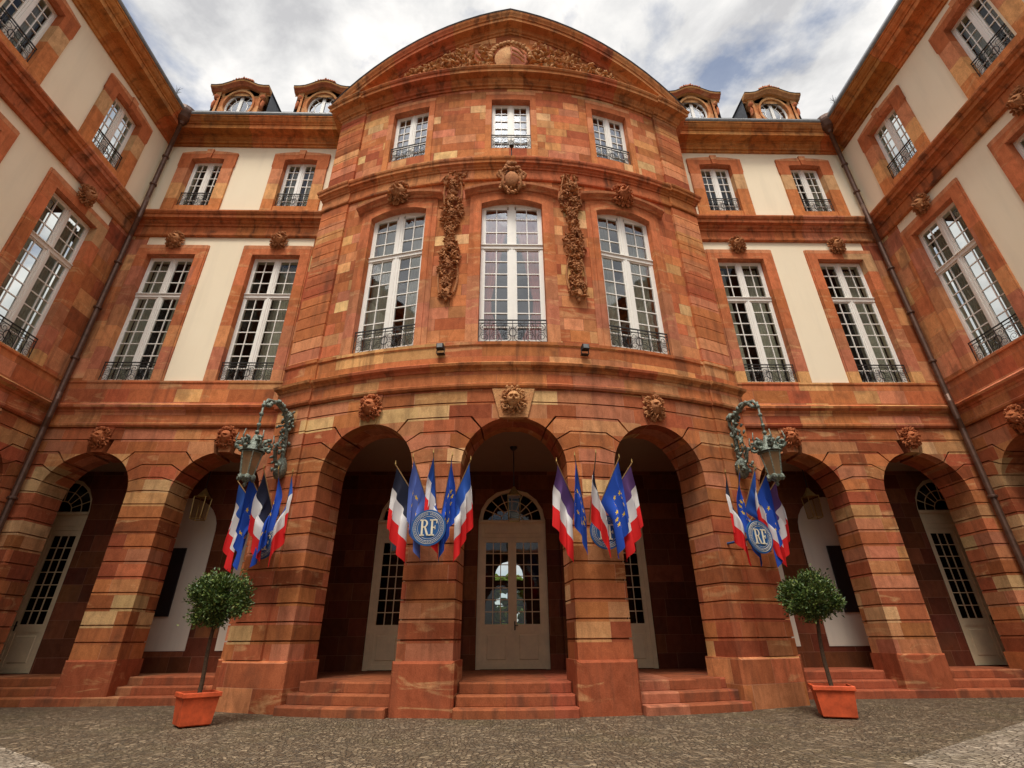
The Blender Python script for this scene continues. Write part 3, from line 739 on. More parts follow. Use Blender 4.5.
# ------------------------------------------------------------------ ranges
RB = 1.305; ZS = 5.2
XA, XB = 8.74, 12.6
def dormer(parent, S, uc, d, bd=None):
    """stone dormer with an oval window and a bowed hood"""
    zc = 23.62; m = MB(); N = 24
    ow, oh = 0.66, 0.92
    def outer(t):       # outline of the front
        pts = [(-1.12, 21.2), (-1.02, 22.3), (-.86, 23.0), (-.84, 24.35), (.84, 24.35), (.86, 23.0), (1.02, 22.3), (1.12, 21.2)]
        return pts
    for i in range(N):
        a0, a1 = 2 * PI * i / N, 2 * PI * (i + 1) / N
        def op(a):
            c, s_ = math.cos(a), math.sin(a); k = min(1.0 / max(abs(c), 1e-6) * .9, (1.12 if s_ > 0 else 1.9) / max(abs(s_), 1e-6))
            return (uc + c * k, zc + s_ * k)
        def ip(a): return (uc + ow * math.cos(a), zc + oh * math.sin(a))
        A, B, C_, E_ = ip(a0), ip(a1), op(a1), op(a0)
        m.quad(S, [(A[0], d, A[1]), (B[0], d, B[1]), (C_[0], d, C_[1]), (E_[0], d, E_[1])])
        m.quad(S, [(A[0], d, A[1]), (B[0], d, B[1]), (B[0], d - .3, B[1]), (A[0], d - .3, A[1])])
        # moulded ring
        r0, r1 = 1.0, 1.14
        def rp(a, r): return (uc + ow * r * math.cos(a), zc + oh * r * math.sin(a))
        p0, p1, p2, p3 = rp(a0, r0), rp(a1, r0), rp(a1, r1), rp(a0, r1)
        m.quad(S, [(p0[0], d + .07, p0[1]), (p1[0], d + .07, p1[1]), (p2[0], d + .07, p2[1]), (p3[0], d + .07, p3[1])])
        m.quad(S, [(p3[0], d + .07, p3[1]), (p2[0], d + .07, p2[1]), (p2[0], d, p2[1]), (p3[0], d, p3[1])])
        m.quad(S, [(p0[0], d + .07, p0[1]), (p1[0], d + .07, p1[1]), (p1[0], d - .02, p1[1]), (p0[0], d - .02, p0[1])])
    for sg in (-1, 1):      # cheeks and scroll consoles
        a, b = uc + sg * .9, uc + sg * .8
        m.box(S, min(a, b), max(a, b), d - 1.2, d + .001, 21.2, 24.6)
        pts = [(.90, 21.3), (1.32, 21.3), (1.34, 21.9), (1.18, 22.5), (1.02, 23.1), (1.0, 23.9), (1.16, 24.2), (1.16, 24.5), (.90, 24.5)]
        for k in range(len(pts) - 1):
            p, q_ = pts[k], pts[k + 1]
            m.quad(S, [(uc + sg * p[0], d + .09, p[1]), (uc + sg * q_[0], d + .09, q_[1]), (uc + sg * q_[0], d - .25, q_[1]), (uc + sg * p[0], d - .25, p[1])])
        for dd in (d + .09, d - .25): m.quad(S, [(uc + sg * p[0], dd, p[1]) for p in pts])
        m.blob(S.P(uc + sg * 1.07, d + .06, 24.12), (.12, .10, .16), (0, .2, 0), 2, .3, 1); m.blob(S.P(uc + sg * 1.12, d + .06, 23.6), (.07, .08, .3), (0, .1, 0), 2, .3, 2)
    # bowed hood moulding
    prof = [(0, -.02), (.14, .0), (.20, .06), (.30, .12), (.32, .20), (0, .26)]
    xs = [-1.36, -1.1, -.84, -.6, -.35, -.1, .1, .35, .6, .84, 1.1, 1.36]
    def hz(x): x = abs(x); return 24.42 + (0.0 if x > 1.08 else 0.46 * (0.5 + 0.5 * math.cos(PI * x / 1.08)))
    for x0, x1 in zip(xs, xs[1:]):
        for j in range(len(prof)):
            p, q_ = prof[j], prof[(j + 1) % len(prof)]
            m.quad(S, [(uc + x0, d + p[0], hz(x0) + p[1]), (uc + x1, d + p[0], hz(x1) + p[1]), (uc + x1, d + q_[0], hz(x1) + q_[1]), (uc + x0, d + q_[0], hz(x0) + q_[1])])
        m.quad(S, [(uc + x0, d, 24.3), (uc + x1, d, 24.3), (uc + x1, d, hz(x1)), (uc + x0, d, hz(x0))])
    for x in (xs[0], xs[-1]): m.quad(S, [(uc + x, d + p[0], hz(x) + p[1]) for p in prof])
    for i in range(9):
        rng = random.Random(i); m.blob(S.P(uc + (i - 4) * .10, d + .2, 25.16 + .12 * math.cos((i - 4) * .45) - .05), (.09, .10, .13), (0, (i - 4) * .3, 0), 1, .6, i)
    o = m.build('dormer', 'dorm', parent)
    rf = MB()
    for x0, x1 in zip(xs, xs[1:]):
        rf.quad(S, [(uc + x0, d + .34, hz(x0) + .23), (uc + x1, d + .34, hz(x1) + .23), (uc + x1, d - 3.4, hz(x1) + .5), (uc + x0, d - 3.4, hz(x0) + .5)])
    for sg in (-1, 1):
        rf.quad(S, [(uc + sg * 1.3, d - .1, 21.3), (uc + sg * 1.3, d - .1, 24.62), (uc + sg * 1.3, d - 3.4, 24.9), (uc + sg * 1.3, d - 3.4, 21.3)])
    rf.build('dormer_roof', 'slate', o, recalc=False)
    # oval casement
    f = MB(); g = MB()
    ring = [(ow * .98 * math.cos(2 * PI * i / 28), 0, zc + oh * .98 * math.sin(2 * PI * i / 28)) for i in range(29)]
    f.tube(ring, .055, 6)
    f.box(LOC, -.07, .07, -.04, .04, zc - oh, zc + oh)
    f.tube([(.36 * math.cos(2 * PI * i / 20), 0, zc + .5 * math.sin(2 * PI * i / 20)) for i in range(21)], .022, 5)
    for k in range(10):
        a = 2 * PI * (k + .5) / 10
        f.tube([(.36 * math.cos(a), 0, zc + .5 * math.sin(a)), (ow * math.cos(a), 0, zc + oh * math.sin(a))], .018, 4)
    g.quad(LOC, [(ow * math.cos(2 * PI * i / 20), 0, zc + oh * math.sin(2 * PI * i / 20)) for i in range(20)])
    mt = S.mat(uc, d - .14, 0)
    f.build('dormer_window', 'paint', o, mt); g.build('dormer_pane', 'glassb', o, mt, weld=False, recalc=False)

def downpipe(parent, x, y, sx):
    m = MB()
    x0 = x - sx * .20; y0 = y - .20
    m.tube([(x0, y0, -.0), (x0, y0, 7.2), (x0 - sx * .10, y0 - .10, 7.5), (x0 - sx * .12, y0 - .12, 8.1), (x0, y0, 8.4), (x0, y0, 14.9), (x0 - sx * .27, y0 - .27, 15.6), (x0 - sx * .27, y0 - .27, 16.4), (x0, y0, 16.9), (x0, y0, 19.9), (x0 - sx * .45, y0 - .45, 20.7)], .085, 10)
    for z in (2.2, 5.0, 9.6, 11.6, 13.6, 17.6, 19.2): m.lathe((x0, y0, z), [(.105, 0), (.125, .02), (.125, .07), (.105, .09)], 12)
    m.lathe((x0 - sx * .48, y0 - .48, 20.45), [(.09, .2), (.13, .3), (.30, .45), (.42, .68), (.45, .78), (.45, .95)], 16)
    m.build('downpipe', 'pipe', parent, smooth=False)

# rear range, left and right of the pavilion
for sg, side in ((-1, 'left'), (1, 'right')):
    b = building('palace_rear_wing', 'two-arch cream and red rear wing just %s of the bowed sandstone centre' % side)
    u0, u1 = sorted((sg * W, sg * (XE - .35)))
    ar = sorted([(sg * 8.74, RB, ZS), (sg * 12.55, RB, ZS)])
    q0 = lambda a, c: tuple(sorted((sg * a, sg * c)))
    quo = [(*q0(13.70, W), 8.9, 15.08), (*q0(11.22, 11.24), 8.9, 9.05), (*q0(6.3, 7.45), 8.9, 15.08)]
    range_wall(b, BACK, u0, u1, sorted([sg * XA, sg * XB]), sorted([sg * XA, sg * XB]), ar,
               1 if sg < 0 else 0, 0 if sg < 0 else -1, [q for q in quo if q[1] - q[0] > .1], seed=3 if sg < 0 else 5, curtains=['net', 'half'])
    for x in (XA + .03, XB + .03): dormer(b, BACK, sg * x, -0.45)
    downpipe(b, sg * W, D, sg)
    # steps under the arches, arcade floor, ceiling and inner wall
    s = MB()
    a0, a1 = q0(6.72, W + 3)
    s.cbox(BACK, a0, a1, -2.5, .10, -.3, .17, .03); s.cbox(BACK, a0, a1, -2.5, -.28, .15, .36, .03); s.cbox(BACK, a0, a1, -2.5, -.66, .34, FL, .03)
    s.build('arcade_step', 'step', b)
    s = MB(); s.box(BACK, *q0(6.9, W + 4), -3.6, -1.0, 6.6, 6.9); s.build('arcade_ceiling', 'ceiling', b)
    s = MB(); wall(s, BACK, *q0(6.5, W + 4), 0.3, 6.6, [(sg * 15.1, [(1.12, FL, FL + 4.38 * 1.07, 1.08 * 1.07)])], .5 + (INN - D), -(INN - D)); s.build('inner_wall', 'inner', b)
    s = MB()
    for p0, p1, ztop in ((9.68, 11.95, 4.6), (6.9, 8.8, 4.6)):
        c_, hw_ = (p0 + p1) / 2, (p1 - p0) / 2; d_ = -(INN - D) + .02
        pts = [(sg * (c_ - hw_), d_, 1.12), (sg * (c_ + hw_), d_, 1.12)] + [(sg * (c_ + hw_ * math.cos(t)), d_, ztop + hw_ * .95 * math.sin(t)) for t in [PI * k / 14 for k in range(15)]]
        s.quad(BACK, pts)
        s.quad(BACK, [(p[0], p[1] - .1, p[2]) for p in pts])
        for k in range(len(pts)):
            p, q = pts[k], pts[(k + 1) % len(pts)]; s.quad(BACK, [p, q, (q[0], q[1] - .1, q[2]), (p[0], p[1] - .1, p[2])])
    s.build('white_wall_panel', 'white_plaster', b)
    # upper interior
    s = MB(); s.box(BACK, *q0(6.9, W + 3), -4.2, -4.0, 6.9, 24); s.box(BACK, *q0(6.9, W + 3), -4.0, -.6, 8.3, 8.6); s.box(BACK, *q0(6.9, W + 3), -4.0, -.6, 15.6, 15.9)
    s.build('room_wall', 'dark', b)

# side wings
YN = -16.0
for sg, side, S in ((-1, 'left', LEFT), (1, 'right', RIGHT)):
    b = building('palace_side_wing', 'long cream and red side wing along the %s edge of the courtyard' % side)
    f = 1 if sg < 0 else -1
    u0, u1 = (YN, D) if sg < 0 else (-D, -YN)
    mains = sorted(f * (12.45 - 3.75 * k) for k in range(5)); ups = sorted(f * (12.45 - 3.87 * k) for k in range(5))
    ar = sorted((f * (12.85 - 3.75 * k), 1.3, ZS) for k in range(7))
    def qf(a, c): return tuple(sorted((f * a, f * c)))
    quo = [(*qf(13.72, D), 8.9, 15.08)]
    range_wall(b, S, u0, u1, mains, ups, ar, 0 if sg < 0 else 1, -1 if sg < 0 else 0, quo, seed=8 if sg < 0 else 10)
    s = MB(); s.box(S, u0, u1, -2.5, .10, -.3, .19); s.box(S, u0, u1, -2.5, -.28, .19, .37); s.box(S, *qf(YN, D), -2.5, -.66, .37, FL); s.build('arcade_step', 'step', b)
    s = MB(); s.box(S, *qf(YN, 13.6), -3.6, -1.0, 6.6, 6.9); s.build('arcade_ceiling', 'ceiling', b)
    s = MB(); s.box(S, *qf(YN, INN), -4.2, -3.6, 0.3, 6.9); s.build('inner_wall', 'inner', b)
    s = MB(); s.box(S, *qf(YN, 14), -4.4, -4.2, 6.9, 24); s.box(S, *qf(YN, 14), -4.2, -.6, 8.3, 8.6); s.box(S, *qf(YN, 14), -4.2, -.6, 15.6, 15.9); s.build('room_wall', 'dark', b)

# ------------------------------------------------------------------ central pavilion
pav = building('palace_pavilion', 'bowed red sandstone centre block with three arches under a curved pediment')
UE = PR * PA; UC = PR * 0.2525; RP = 1.245; ZP = 6.47 - RP; UPI = PR * R_(22.3); UA = PR * .2555; RC = 1.315; RP = 1.295; ZP = 6.47 - RC
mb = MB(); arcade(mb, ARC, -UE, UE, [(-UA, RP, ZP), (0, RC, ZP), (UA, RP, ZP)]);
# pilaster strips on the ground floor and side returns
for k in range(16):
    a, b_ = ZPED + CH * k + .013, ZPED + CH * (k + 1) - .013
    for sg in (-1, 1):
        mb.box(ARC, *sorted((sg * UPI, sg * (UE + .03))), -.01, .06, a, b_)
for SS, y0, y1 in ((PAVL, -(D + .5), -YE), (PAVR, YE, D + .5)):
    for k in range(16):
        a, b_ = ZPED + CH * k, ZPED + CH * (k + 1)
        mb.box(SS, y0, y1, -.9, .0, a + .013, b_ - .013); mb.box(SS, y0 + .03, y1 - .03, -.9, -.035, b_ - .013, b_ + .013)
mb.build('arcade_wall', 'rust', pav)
ed = [-UE, -UA - RP, -UA + RP, -RC, RC, UA - RP, UA + RP, UE]
for a, b_ in zip(ed[::2], ed[1::2]):
    e0 = .05; pd = MB(); pd.cbox(ARC, a - e0, b_ + e0, -1.05, .09, -.3, ZPED, .05)
    if b_ - a > 1.5:
        SS, y0, y1 = (PAVL, -(D + .5), -YE) if a < 0 else (PAVR, YE, D + .5)
        pd.box(SS, y0, y1, -.9, .08, -.3, ZPED - .01)
    pd.build('pier_pedestal', 'ped' if b_ - a > 1.5 else 'block', pav)
MT = 0.617
def pav_sweep(prof, mat, name, par=pav, z=0, ress=True):
    m = MB(); pr = [(d, zz + z) for d, zz in prof]
    m.sweep(ARC, -UE, UE, pr, -MT, MT)
    m.sweep(PAVL, -D - .05, -YE, pr, 0, MT); m.sweep(PAVR, YE, D + .05, pr, -MT, 0)
    if ress:
        p2 = [(max(d, -.04) + .06 if d > 0 else .0, zz) for d, zz in pr]
        m.sweep(ARC, -UE - .03, -UPI + .02, [(d, zz + (.003 if i % 2 else .003)) for i, (d, zz) in enumerate(p2)], -MT, 0)
        m.sweep(ARC, UPI - .02, UE + .03, [(d, zz + .003) for d, zz in p2], 0, MT)
    return m.build(name, mat, par)
p1, p2 = prof_string(ZSTR)
pav_sweep(p1, 'frieze', 'string_course'); pav_sweep(p2, 'trim', 'string_course')
pav_sweep([(-.05, ZSTR + .8), (.03, ZSTR + .8), (.03, 8.60), (.07, 8.63), (.07, 8.72), (-.05, 8.74)], 'quoin', 'parapet_band')
PW, PZ, PH, PRI = 1.96, 8.76, 5.24, 0.20
PUW = 1.42
ub = [(-UC, ), (0, ), (UC, )]
wl = MB(); wall(wl, ARC, -UE, UE, 8.0, 20.6, [(u, [(PW / 2 + .012, PZ, PZ + PH + .012, PRI), (PUW / 2 + .012, UPZ, UPZ + UPH + .012, .0)]) for u in (-UC, 0, UC)], .6, 0)
for SS, y0, y1 in ((PAVL, -(D + .5), -YE), (PAVR, YE, D + .5)): wl.box(SS, y0, y1, -.6, 0, 8.0, 24.0 - 3)
wl.build('upper_wall', 'ashlar', pav)
for z0, n in ((8.76, 15), (16.30, 9)):
    zt_ = 15.06 if n == 15 else 20.08; hh = (zt_ - z0) / n
    for sg in (-1, 1):
        pl = MB()
        for k in range(n):
            a, b_ = z0 + hh * k + .014, z0 + hh * (k + 1) - .014
            pl.box(ARC, *sorted((sg * UPI, sg * (UE + .04))), -.01, .085, a, b_)
            if sg < 0: pl.box(PAVL, -D, -YE + .02, -.01, .06, a, b_)
            else: pl.box(PAVR, YE - .02, D, -.01, .06, a, b_)
        pl.build('rusticated_pilaster', 'pil', pav)
pav_sweep(CORNV, 'trimd', 'storey_cornice'); pav_sweep(CORNP, 'trim', 'pediment_cornice')
# pediment: tympanum wall and raking cornices
APEX = 24.28; SL = 0.47
def rake(u): return -(.33 * abs(u) + .0235 * u * u)
tm = MB(); n = 40
for i in range(n):
    a, b_ = -UE + 2 * UE * i / n, -UE + 2 * UE * (i + 1) / n
    za, zb = max(20.6, APEX - .1 + rake(a)), max(20.5, APEX - .1 + rake(b_))
    tm.quad(ARC, [(a, .0, 20.3), (b_, .0, 20.3), (b_, .0, zb), (a, .0, za)]); tm.quad(ARC, [(a, -.5, 20.4), (b_, -.5, 20.4), (b_, -.5, zb), (a, -.5, za)])
tm.build('tympanum', 'ashlar', pav)
RK = [(-.3, APEX - .66), (.05, APEX - .66), (.06, APEX - .58), (.12, APEX - .56), (.15, APEX - .48), (.20, APEX - .44), (.45, APEX - .42), (.46, APEX - .27), (.50, APEX - .26), (.52, APEX - .20), (.58, APEX - .10), (.60, APEX - .02), (.60, APEX + .02), (-.3, APEX + .08)]
rk = MB(); rk.sweep(ARC, -UE, 0, RK, -MT, 0, zf=rake, step=.3); rk.sweep(ARC, 0, UE, RK, 0, MT, zf=rake, step=.3); rk.build('raking_cornice', 'trim', pav)
rf = MB()
for sg in (-1, 1):
    for i in range(12):
        a, b_ = sg * UE * 1.035 * i / 12, sg * UE * 1.035 * (i + 1) / 12
        pa, pb = ARC.P(a, .64, APEX + .04 + rake(a)), ARC.P(b_, .64, APEX + .04 + rake(b_))
        qa, qb = Vector((pa.x, 24, pa.z + 1.0)), Vector((pb.x, 24, pb.z + 1.0))
        for vv in ([pa, pb, qb, qa], [p - Vector((0, -.05, .05)) for p in (pa, pb, qb, qa)], [pa, pb, pb - Vector((0, -.05, .05)), pa - Vector((0, -.05, .05))]):
            k = len(rf.v); rf.v += vv; rf.f.append((k, k + 1, k + 2, k + 3)); rf.uv.append([(0, 0)] * 4)
rf.build('pavilion_roof', 'slate', pav, recalc=False)
# windows
for i, u in enumerate((-UC, 0, UC)):
    s = MB(); surround(s, ARC, u, PW / 2, 8.72, PZ + PH, PRI, .20, .05, .22, .17, 0)
    surround(s, ARC, u, PW / 2 + .20, 8.72, PZ + PH + .2, .17, .17, .025, .20, .17, 0, d0=-.05)
    # hood mould
    ow = 1.52; xs = [-ow + 2 * ow * k / 16 for k in range(17)]
    pr = [(0, -.12), (.08, -.10), (.12, -.03), (.24, .02), (.26, .10), (0, .14)]
    hz = lambda x: 14.42 + arcz(x, ow + .01, .26)
    for x0, x1 in zip(xs, xs[1:]):
        for j in range(len(pr)):
            p, q = pr[j], pr[(j + 1) % len(pr)]
            s.quad(ARC, [(u + x0, p[0], hz(x0) + p[1]), (u + x1, p[0], hz(x1) + p[1]), (u + x1, q[0], hz(x1) + q[1]), (u + x0, q[0], hz(x0) + q[1])])
    for x in (xs[0], xs[-1]): s.quad(ARC, [(u + x, p[0], hz(x) + p[1]) for p in pr])
    s.build('window_surround', 'jamb', pav)
    put_window(pav, ARC, u, PZ, PW, PH, PRI, 2, (7, 3), 3.60, -.26, 'glassb', .78, 'swag' if i == 1 else 'net', 20 + i, o=.10, meet=.20)
    s = MB(); surround(s, ARC, u, PUW / 2, 16.3, UPZ + UPH, 0, .22, .035, .46); s.build('window_surround', 'jamb', pav)
    put_window(pav, ARC, u, UPZ, PUW, UPH, .0, 2, (6, 0), None, -.26, 'glassb', .80, 'net' if i != 1 else None, 30 + i, o=.085, meet=.16)
    if i == 1:
        c = cartouche_mesh(); c.build('window_cartouche', 'carve', pav, ARC.mat(0, .12, 14.92), True)
    else: put_head(pav, ARC, u, 14.78, .22, 1.15, 2 + i)
    put_head(pav, ARC, (i - 1) * UA, 6.90, .14, .92, i, HEADTAN if i == 1 else None)
# tan keystone slab behind the centre mask
s = MB(); 
s.quad(ARC, [(-.36, .05, 6.44), (.36, .05, 6.44), (.56, .05, 7.27), (-.56, .05, 7.27)]); 
for a, b_ in (((-.36, 6.44), (-.56, 7.27)), ((.36, 6.44), (.56, 7.27)), ((-.36, 6.44), (.36, 6.44))): s.quad(ARC, [(a[0], .05, a[1]), (b_[0], .05, b_[1]), (b_[0], -.1, b_[1]), (a[0], -.1, a[1])])
s.build('keystone', 'carvetan', pav)
for sg in (-1, 1):
    garland_mesh(3 + sg).build('carved_garland', 'carve', pav, ARC.mat(sg * 1.94, 0, 10.3), False)
# coat of arms
m = MB(); rng = random.Random(11)
for sg in (-1, 1):
    for i in range(300):
        t = rng.random() ** 1.0; x = .75 + t * 3.5; top = max(.10, (APEX - .75 + rake(x)) - 20.72 - .2) * rng.random()
        p = ARC.P(sg * x, .05 + rng.uniform(0, .16), 20.72 + top * .95)
        m.blob(p, (rng.uniform(.025, .06), .09, rng.uniform(.08, .17)), (rng.uniform(-.5, .5), rng.uniform(-1.9, 1.9), sg * x / PR), 1, .8, i)
    for k in range(6):
        x = sg * (1.0 + k * .62); r = .34 - k * .035; z = 20.80 + r + (.55 - .1 * k if k % 2 else 0) * .5
        mt = ARC.mat(x, .12, 0)
        m.tube([mt @ Vector(q) for q in spiral(0, z, r, -PI / 2, 1.5, 0, sx=sg)], .055, 6)
for i in range(16): a = PI * i / 15; m.blob(ARC.P(.78 * math.cos(a), .16, 21.80 + .95 * math.sin(a)), (.12, .1, .12), (0, a, 0), 1, .6, i)
rel = m.build('pediment_relief', 'carvetan', pav)
for sg, mt_ in ((-1, 'carvetan'), (1, 'arms_red')):
    m = MB(); pts = [(0, -.78)] + [(sg * .62 * math.cos(t), .80 * math.sin(t)) for t in [-PI / 2 + PI * k / 12 for k in range(13)]] + [(0, .8)]
    C0 = (0, .34, 21.70)
    for (a, b_) in zip(pts, pts[1:]): m.quad(ARC, [C0, (a[0], .16 if a[0] else .30, 21.70 + a[1]), (b_[0], .16 if b_[0] else .30, 21.70 + b_[1])])
    for (a, b_) in zip(pts, pts[1:]): m.quad(ARC, [(a[0], .16 if a[0] else .30, 21.70 + a[1]), (b_[0], .16 if b_[0] else .30, 21.70 + b_[1]), (b_[0], 0, 21.70 + b_[1]), (a[0], 0, 21.70 + a[1])])
    m.build('shield_half', mt_, rel, recalc=False)
m = MB()
for k in (-1, 0, 1): m.tube([ARC.P(.06, .37, 21.93 + k * .3), ARC.P(.3, .35, 21.78 + k * .3), ARC.P(.52, .26, 21.58 + k * .26)], .035, 5)
m.build('shield_bend', 'carvetan', rel)

# porch of the pavilion
s = MB()
s.box(ARC, -UE + .2, UE - .2, -6, .36, -.3, .16); s.box(ARC, -UE + .25, UE - .25, -6, -.02, .16, .35); s.box(ARC, -UE + .3, UE - .3, -6, -.40, .35, FL + .002)
# keep the steps inside the arch openings
s.v = []; s.f = []; s.uv = []
for uc in (-UA, 0, UA):
    s.cbox(ARC, uc - RP + .05, uc + RP - .05, -6, .24, -.3, .15, .03); s.cbox(ARC, uc - RP + .05, uc + RP - .05, -6, -.10, .13, .35, .03); s.cbox(ARC, uc - RP + .05, uc + RP - .05, -6, -.45, .33, FL - .004, .03)
s.build('arcade_step', 'step', pav)
s = MB(); s.box(LOC, -6.0, 6.0, -INN, -13.6, .2, FL); s.box(LOC, -4.6, 4.6, -13.6, -12.9, .2, FL - .002); s.build('porch_floor', 'step', pav)
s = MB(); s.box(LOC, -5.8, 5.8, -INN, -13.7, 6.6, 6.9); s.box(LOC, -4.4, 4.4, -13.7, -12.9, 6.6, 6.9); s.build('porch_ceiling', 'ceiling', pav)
SI = Flat((0, INN, 0), (1, 0, 0), (0, -1, 0))
s = MB(); wall(s, SI, -6.5, 6.5, .3, 6.6, [(x, [(1.12, FL, FL + 4.38, 1.08)]) for x in (-3.3, .05, 3.3)], .5, 0)
s.box(SI, -2.1, -1.5, 0, .12, FL, 6.0); s.box(SI, 1.6, 2.2, 0, .12, FL, 6.0)
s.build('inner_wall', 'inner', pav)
s = MB()
s.box(LOC, -6.9, 6.9, -17.9, -17.7, 6.9, 23); s.box(LOC, -6.4, 6.4, -17.7, -13.2, 8.3, 8.6); s.box(LOC, -6.4, 6.4, -17.7, -13.2, 15.6, 15.9); s.box(LOC, -6.4, 6.4, -17.7, -13.2, 20.7, 20.9)
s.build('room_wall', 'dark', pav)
# hall behind the doors with a far doorway open to the garden
s = MB(); SH = Flat((0, 24.0, 0), (1, 0, 0), (0, -1, 0))
wall(s, SH, -6.5, 6.5, .3, 6.6, [(.05, [(.64, FL, 4.0, .6)])], .5, 0)
s.box(SH, -.6, .7, -.4, -.2, 3.35, 3.75); s.box(SH, -.03, .13, -.38, -.22, FL, 3.35); [s.box(SH, -.6, .7, -.33, -.29, z_, z_ + .05) for z_ in (1.3, 2.0, 2.7)]
s.box(LOC, -6.5, 6.5, -24, -17.5, .2, FL); s.box(LOC, -6.5, 6.5, -24, -17.5, 6.6, 6.8); s.box(LOC, -6.7, -6.5, -24, -17.5, .2, 6.8); s.box(LOC, 6.5, 6.7, -24, -17.5, .2, 6.8)
s.build('hall_wall', 'dark', pav)

# doors ------------------------------------------------------------
def door_meshes():
    f = MB(); g = MB(); S = LOC; hw = 1.12; H = 3.82; FT = 4.38
    f.box(S, -hw, -hw + .13, -.10, .06, 0, FT); f.box(S, hw - .13, hw, -.10, .06, 0, FT)
    f.box(S, -hw + .13, hw - .13, -.10, .055, H, FT); f.cbox(S, -hw, hw, .055, .13, FT - .10, FT, .02); f.cbox(S, -hw + .2, hw - .2, .05, .075, H + .12, FT - .18, .015)
    for sg in (-1, 1):
        a, b = sorted((sg * .004, sg * (hw - .13)))
        f.box(S, a, a + .13, -.03, .03, 0.01, H - .004); f.box(S, b - .13, b, -.03, .03, 0.01, H - .004)
        f.box(S, a + .13, b - .13, -.028, .028, .01, .16); f.box(S, a + .13, b - .13, -.028, .028, 1.02, 1.22); f.box(S, a + .13, b - .13, -.028, .028, H - .16, H - .006)
        f.box(S, a + .13, b - .13, -.02, .006, .16, 1.02); f.cbox(S, a + .20, b - .20, .006, .026, .25, .93, .02)
        x0, x1, z0, z1 = a + .13, b - .13, 1.22, H - .16
        for c in range(1, 3): x = x0 + (x1 - x0) * c / 3; f.box(S, x - .013, x + .013, -.012, .02, z0, z1)
        for r in range(1, 7): z = z0 + (z1 - z0) * r / 7; f.box(S, x0, x1, -.011, .019, z - .013, z + .013)
        g.quad(S, [(x0, 0, z0), (x1, 0, z0), (x1, 0, z1), (x0, 0, z1)])
    f.box(S, -.03, .03, .028, .055, .02, H - .01)
    # fanlight
    N = 20; r0, r1 = 0.98, 1.12; ky = 1.08 / 1.12
    for i in range(N):
        a0, a1 = PI * i / N, PI * (i + 1) / N
        P_ = lambda a, r: (r * math.cos(a), FT + r * ky * math.sin(a))
        p0, p1, p2, p3 = P_(a0, r0), P_(a1, r0), P_(a1, r1), P_(a0, r1)
        f.quad(S, [(p0[0], .05, p0[1]), (p1[0], .05, p1[1]), (p2[0], .05, p2[1]), (p3[0], .05, p3[1])])
        f.quad(S, [(p0[0], .05, p0[1]), (p1[0], .05, p1[1]), (p1[0], -.08, p1[1]), (p0[0], -.08, p0[1])])
        f.quad(S, [(p0[0], -.08, p0[1]), (p1[0], -.08, p1[1]), (p2[0], -.08, p2[1]), (p3[0], -.08, p3[1])])
    for rr in (.36, .68): f.tube([(rr * math.cos(PI * i / 16), 0, FT + rr * ky * math.sin(PI * i / 16)) for i in range(17)], .018, 5)
    for k in range(1, 8): a = PI * k / 8; f.tube([((.36 if k % 2 == 0 else .36) * math.cos(a), 0, FT + .36 * ky * math.sin(a)), (r0 * math.cos(a), 0, FT + r0 * ky * math.sin(a))], .018, 4)
    g.quad(S, [(r0 * math.cos(PI * i / 16), 0, FT + r0 * ky * math.sin(PI * i / 16)) for i in range(17)])
    h = MB(); h.box(S, .05, .09, .03, .045, 1.05, 1.30); h.tube([(.07, -.04, 1.18), (.07, -.10, 1.18), (.17, -.10, 1.18)], .012, 6)
    return f.mesh('door', 'doorpaint'), g.mesh('pane', 'glass', weld=False, recalc=False), h.mesh('handle', 'iron')
DM = door_meshes()
def put_door(parent, S, u, d, label=None, kz=1.0):
    o = place('door', DM[0], parent, S.mat(u, d, FL + .005) @ Matrix.Diagonal((1, 1, kz, 1))); place('pane', DM[1], o); place('handle', DM[2], o)
    if label: o['label'] = label
for x in (-3.3, .05, 3.3): put_door(pav, SI, x, -.18)
for sg in (-1, 1):
    w_ = [o for o in COL.objects if o.name.startswith('palace_rear_wing')][0 if sg < 0 else 1]
    put_door(w_, Flat((0, INN, 0), (1, 0, 0), (0, -1, 0)), sg * 15.1, -.18, None, 1.07)
    s = MB(); s.box(LOC, *sorted((sg * 13.0, sg * 17.5)), -21.2, -21.0, .2, 7); s.box(LOC, *sorted((sg * 13.0, sg * 13.2)), -21, -17.55, .2, 7); s.box(LOC, *sorted((sg * 13.2, sg * 17.5)), -21, -17.55, 6.9, 7.1); s.box(LOC, *sorted((sg * 17.3, sg * 17.5)), -21, -17.55, .2, 6.9); s.build('room_wall', 'dark', w_)
    bd = MB(); bd.cbox(Flat((0, INN, 0), (1, 0, 0), (0, -1, 0)), *sorted((sg * 10.42, sg * 11.6)), .03, .08, 2.05, 4.05, .01)
    o = bd.build('notice_board', 'board'); tag(o, 'black board hung on the white panel inside the %s arcade' % ('left' if sg < 0 else 'right'), 'notice board')

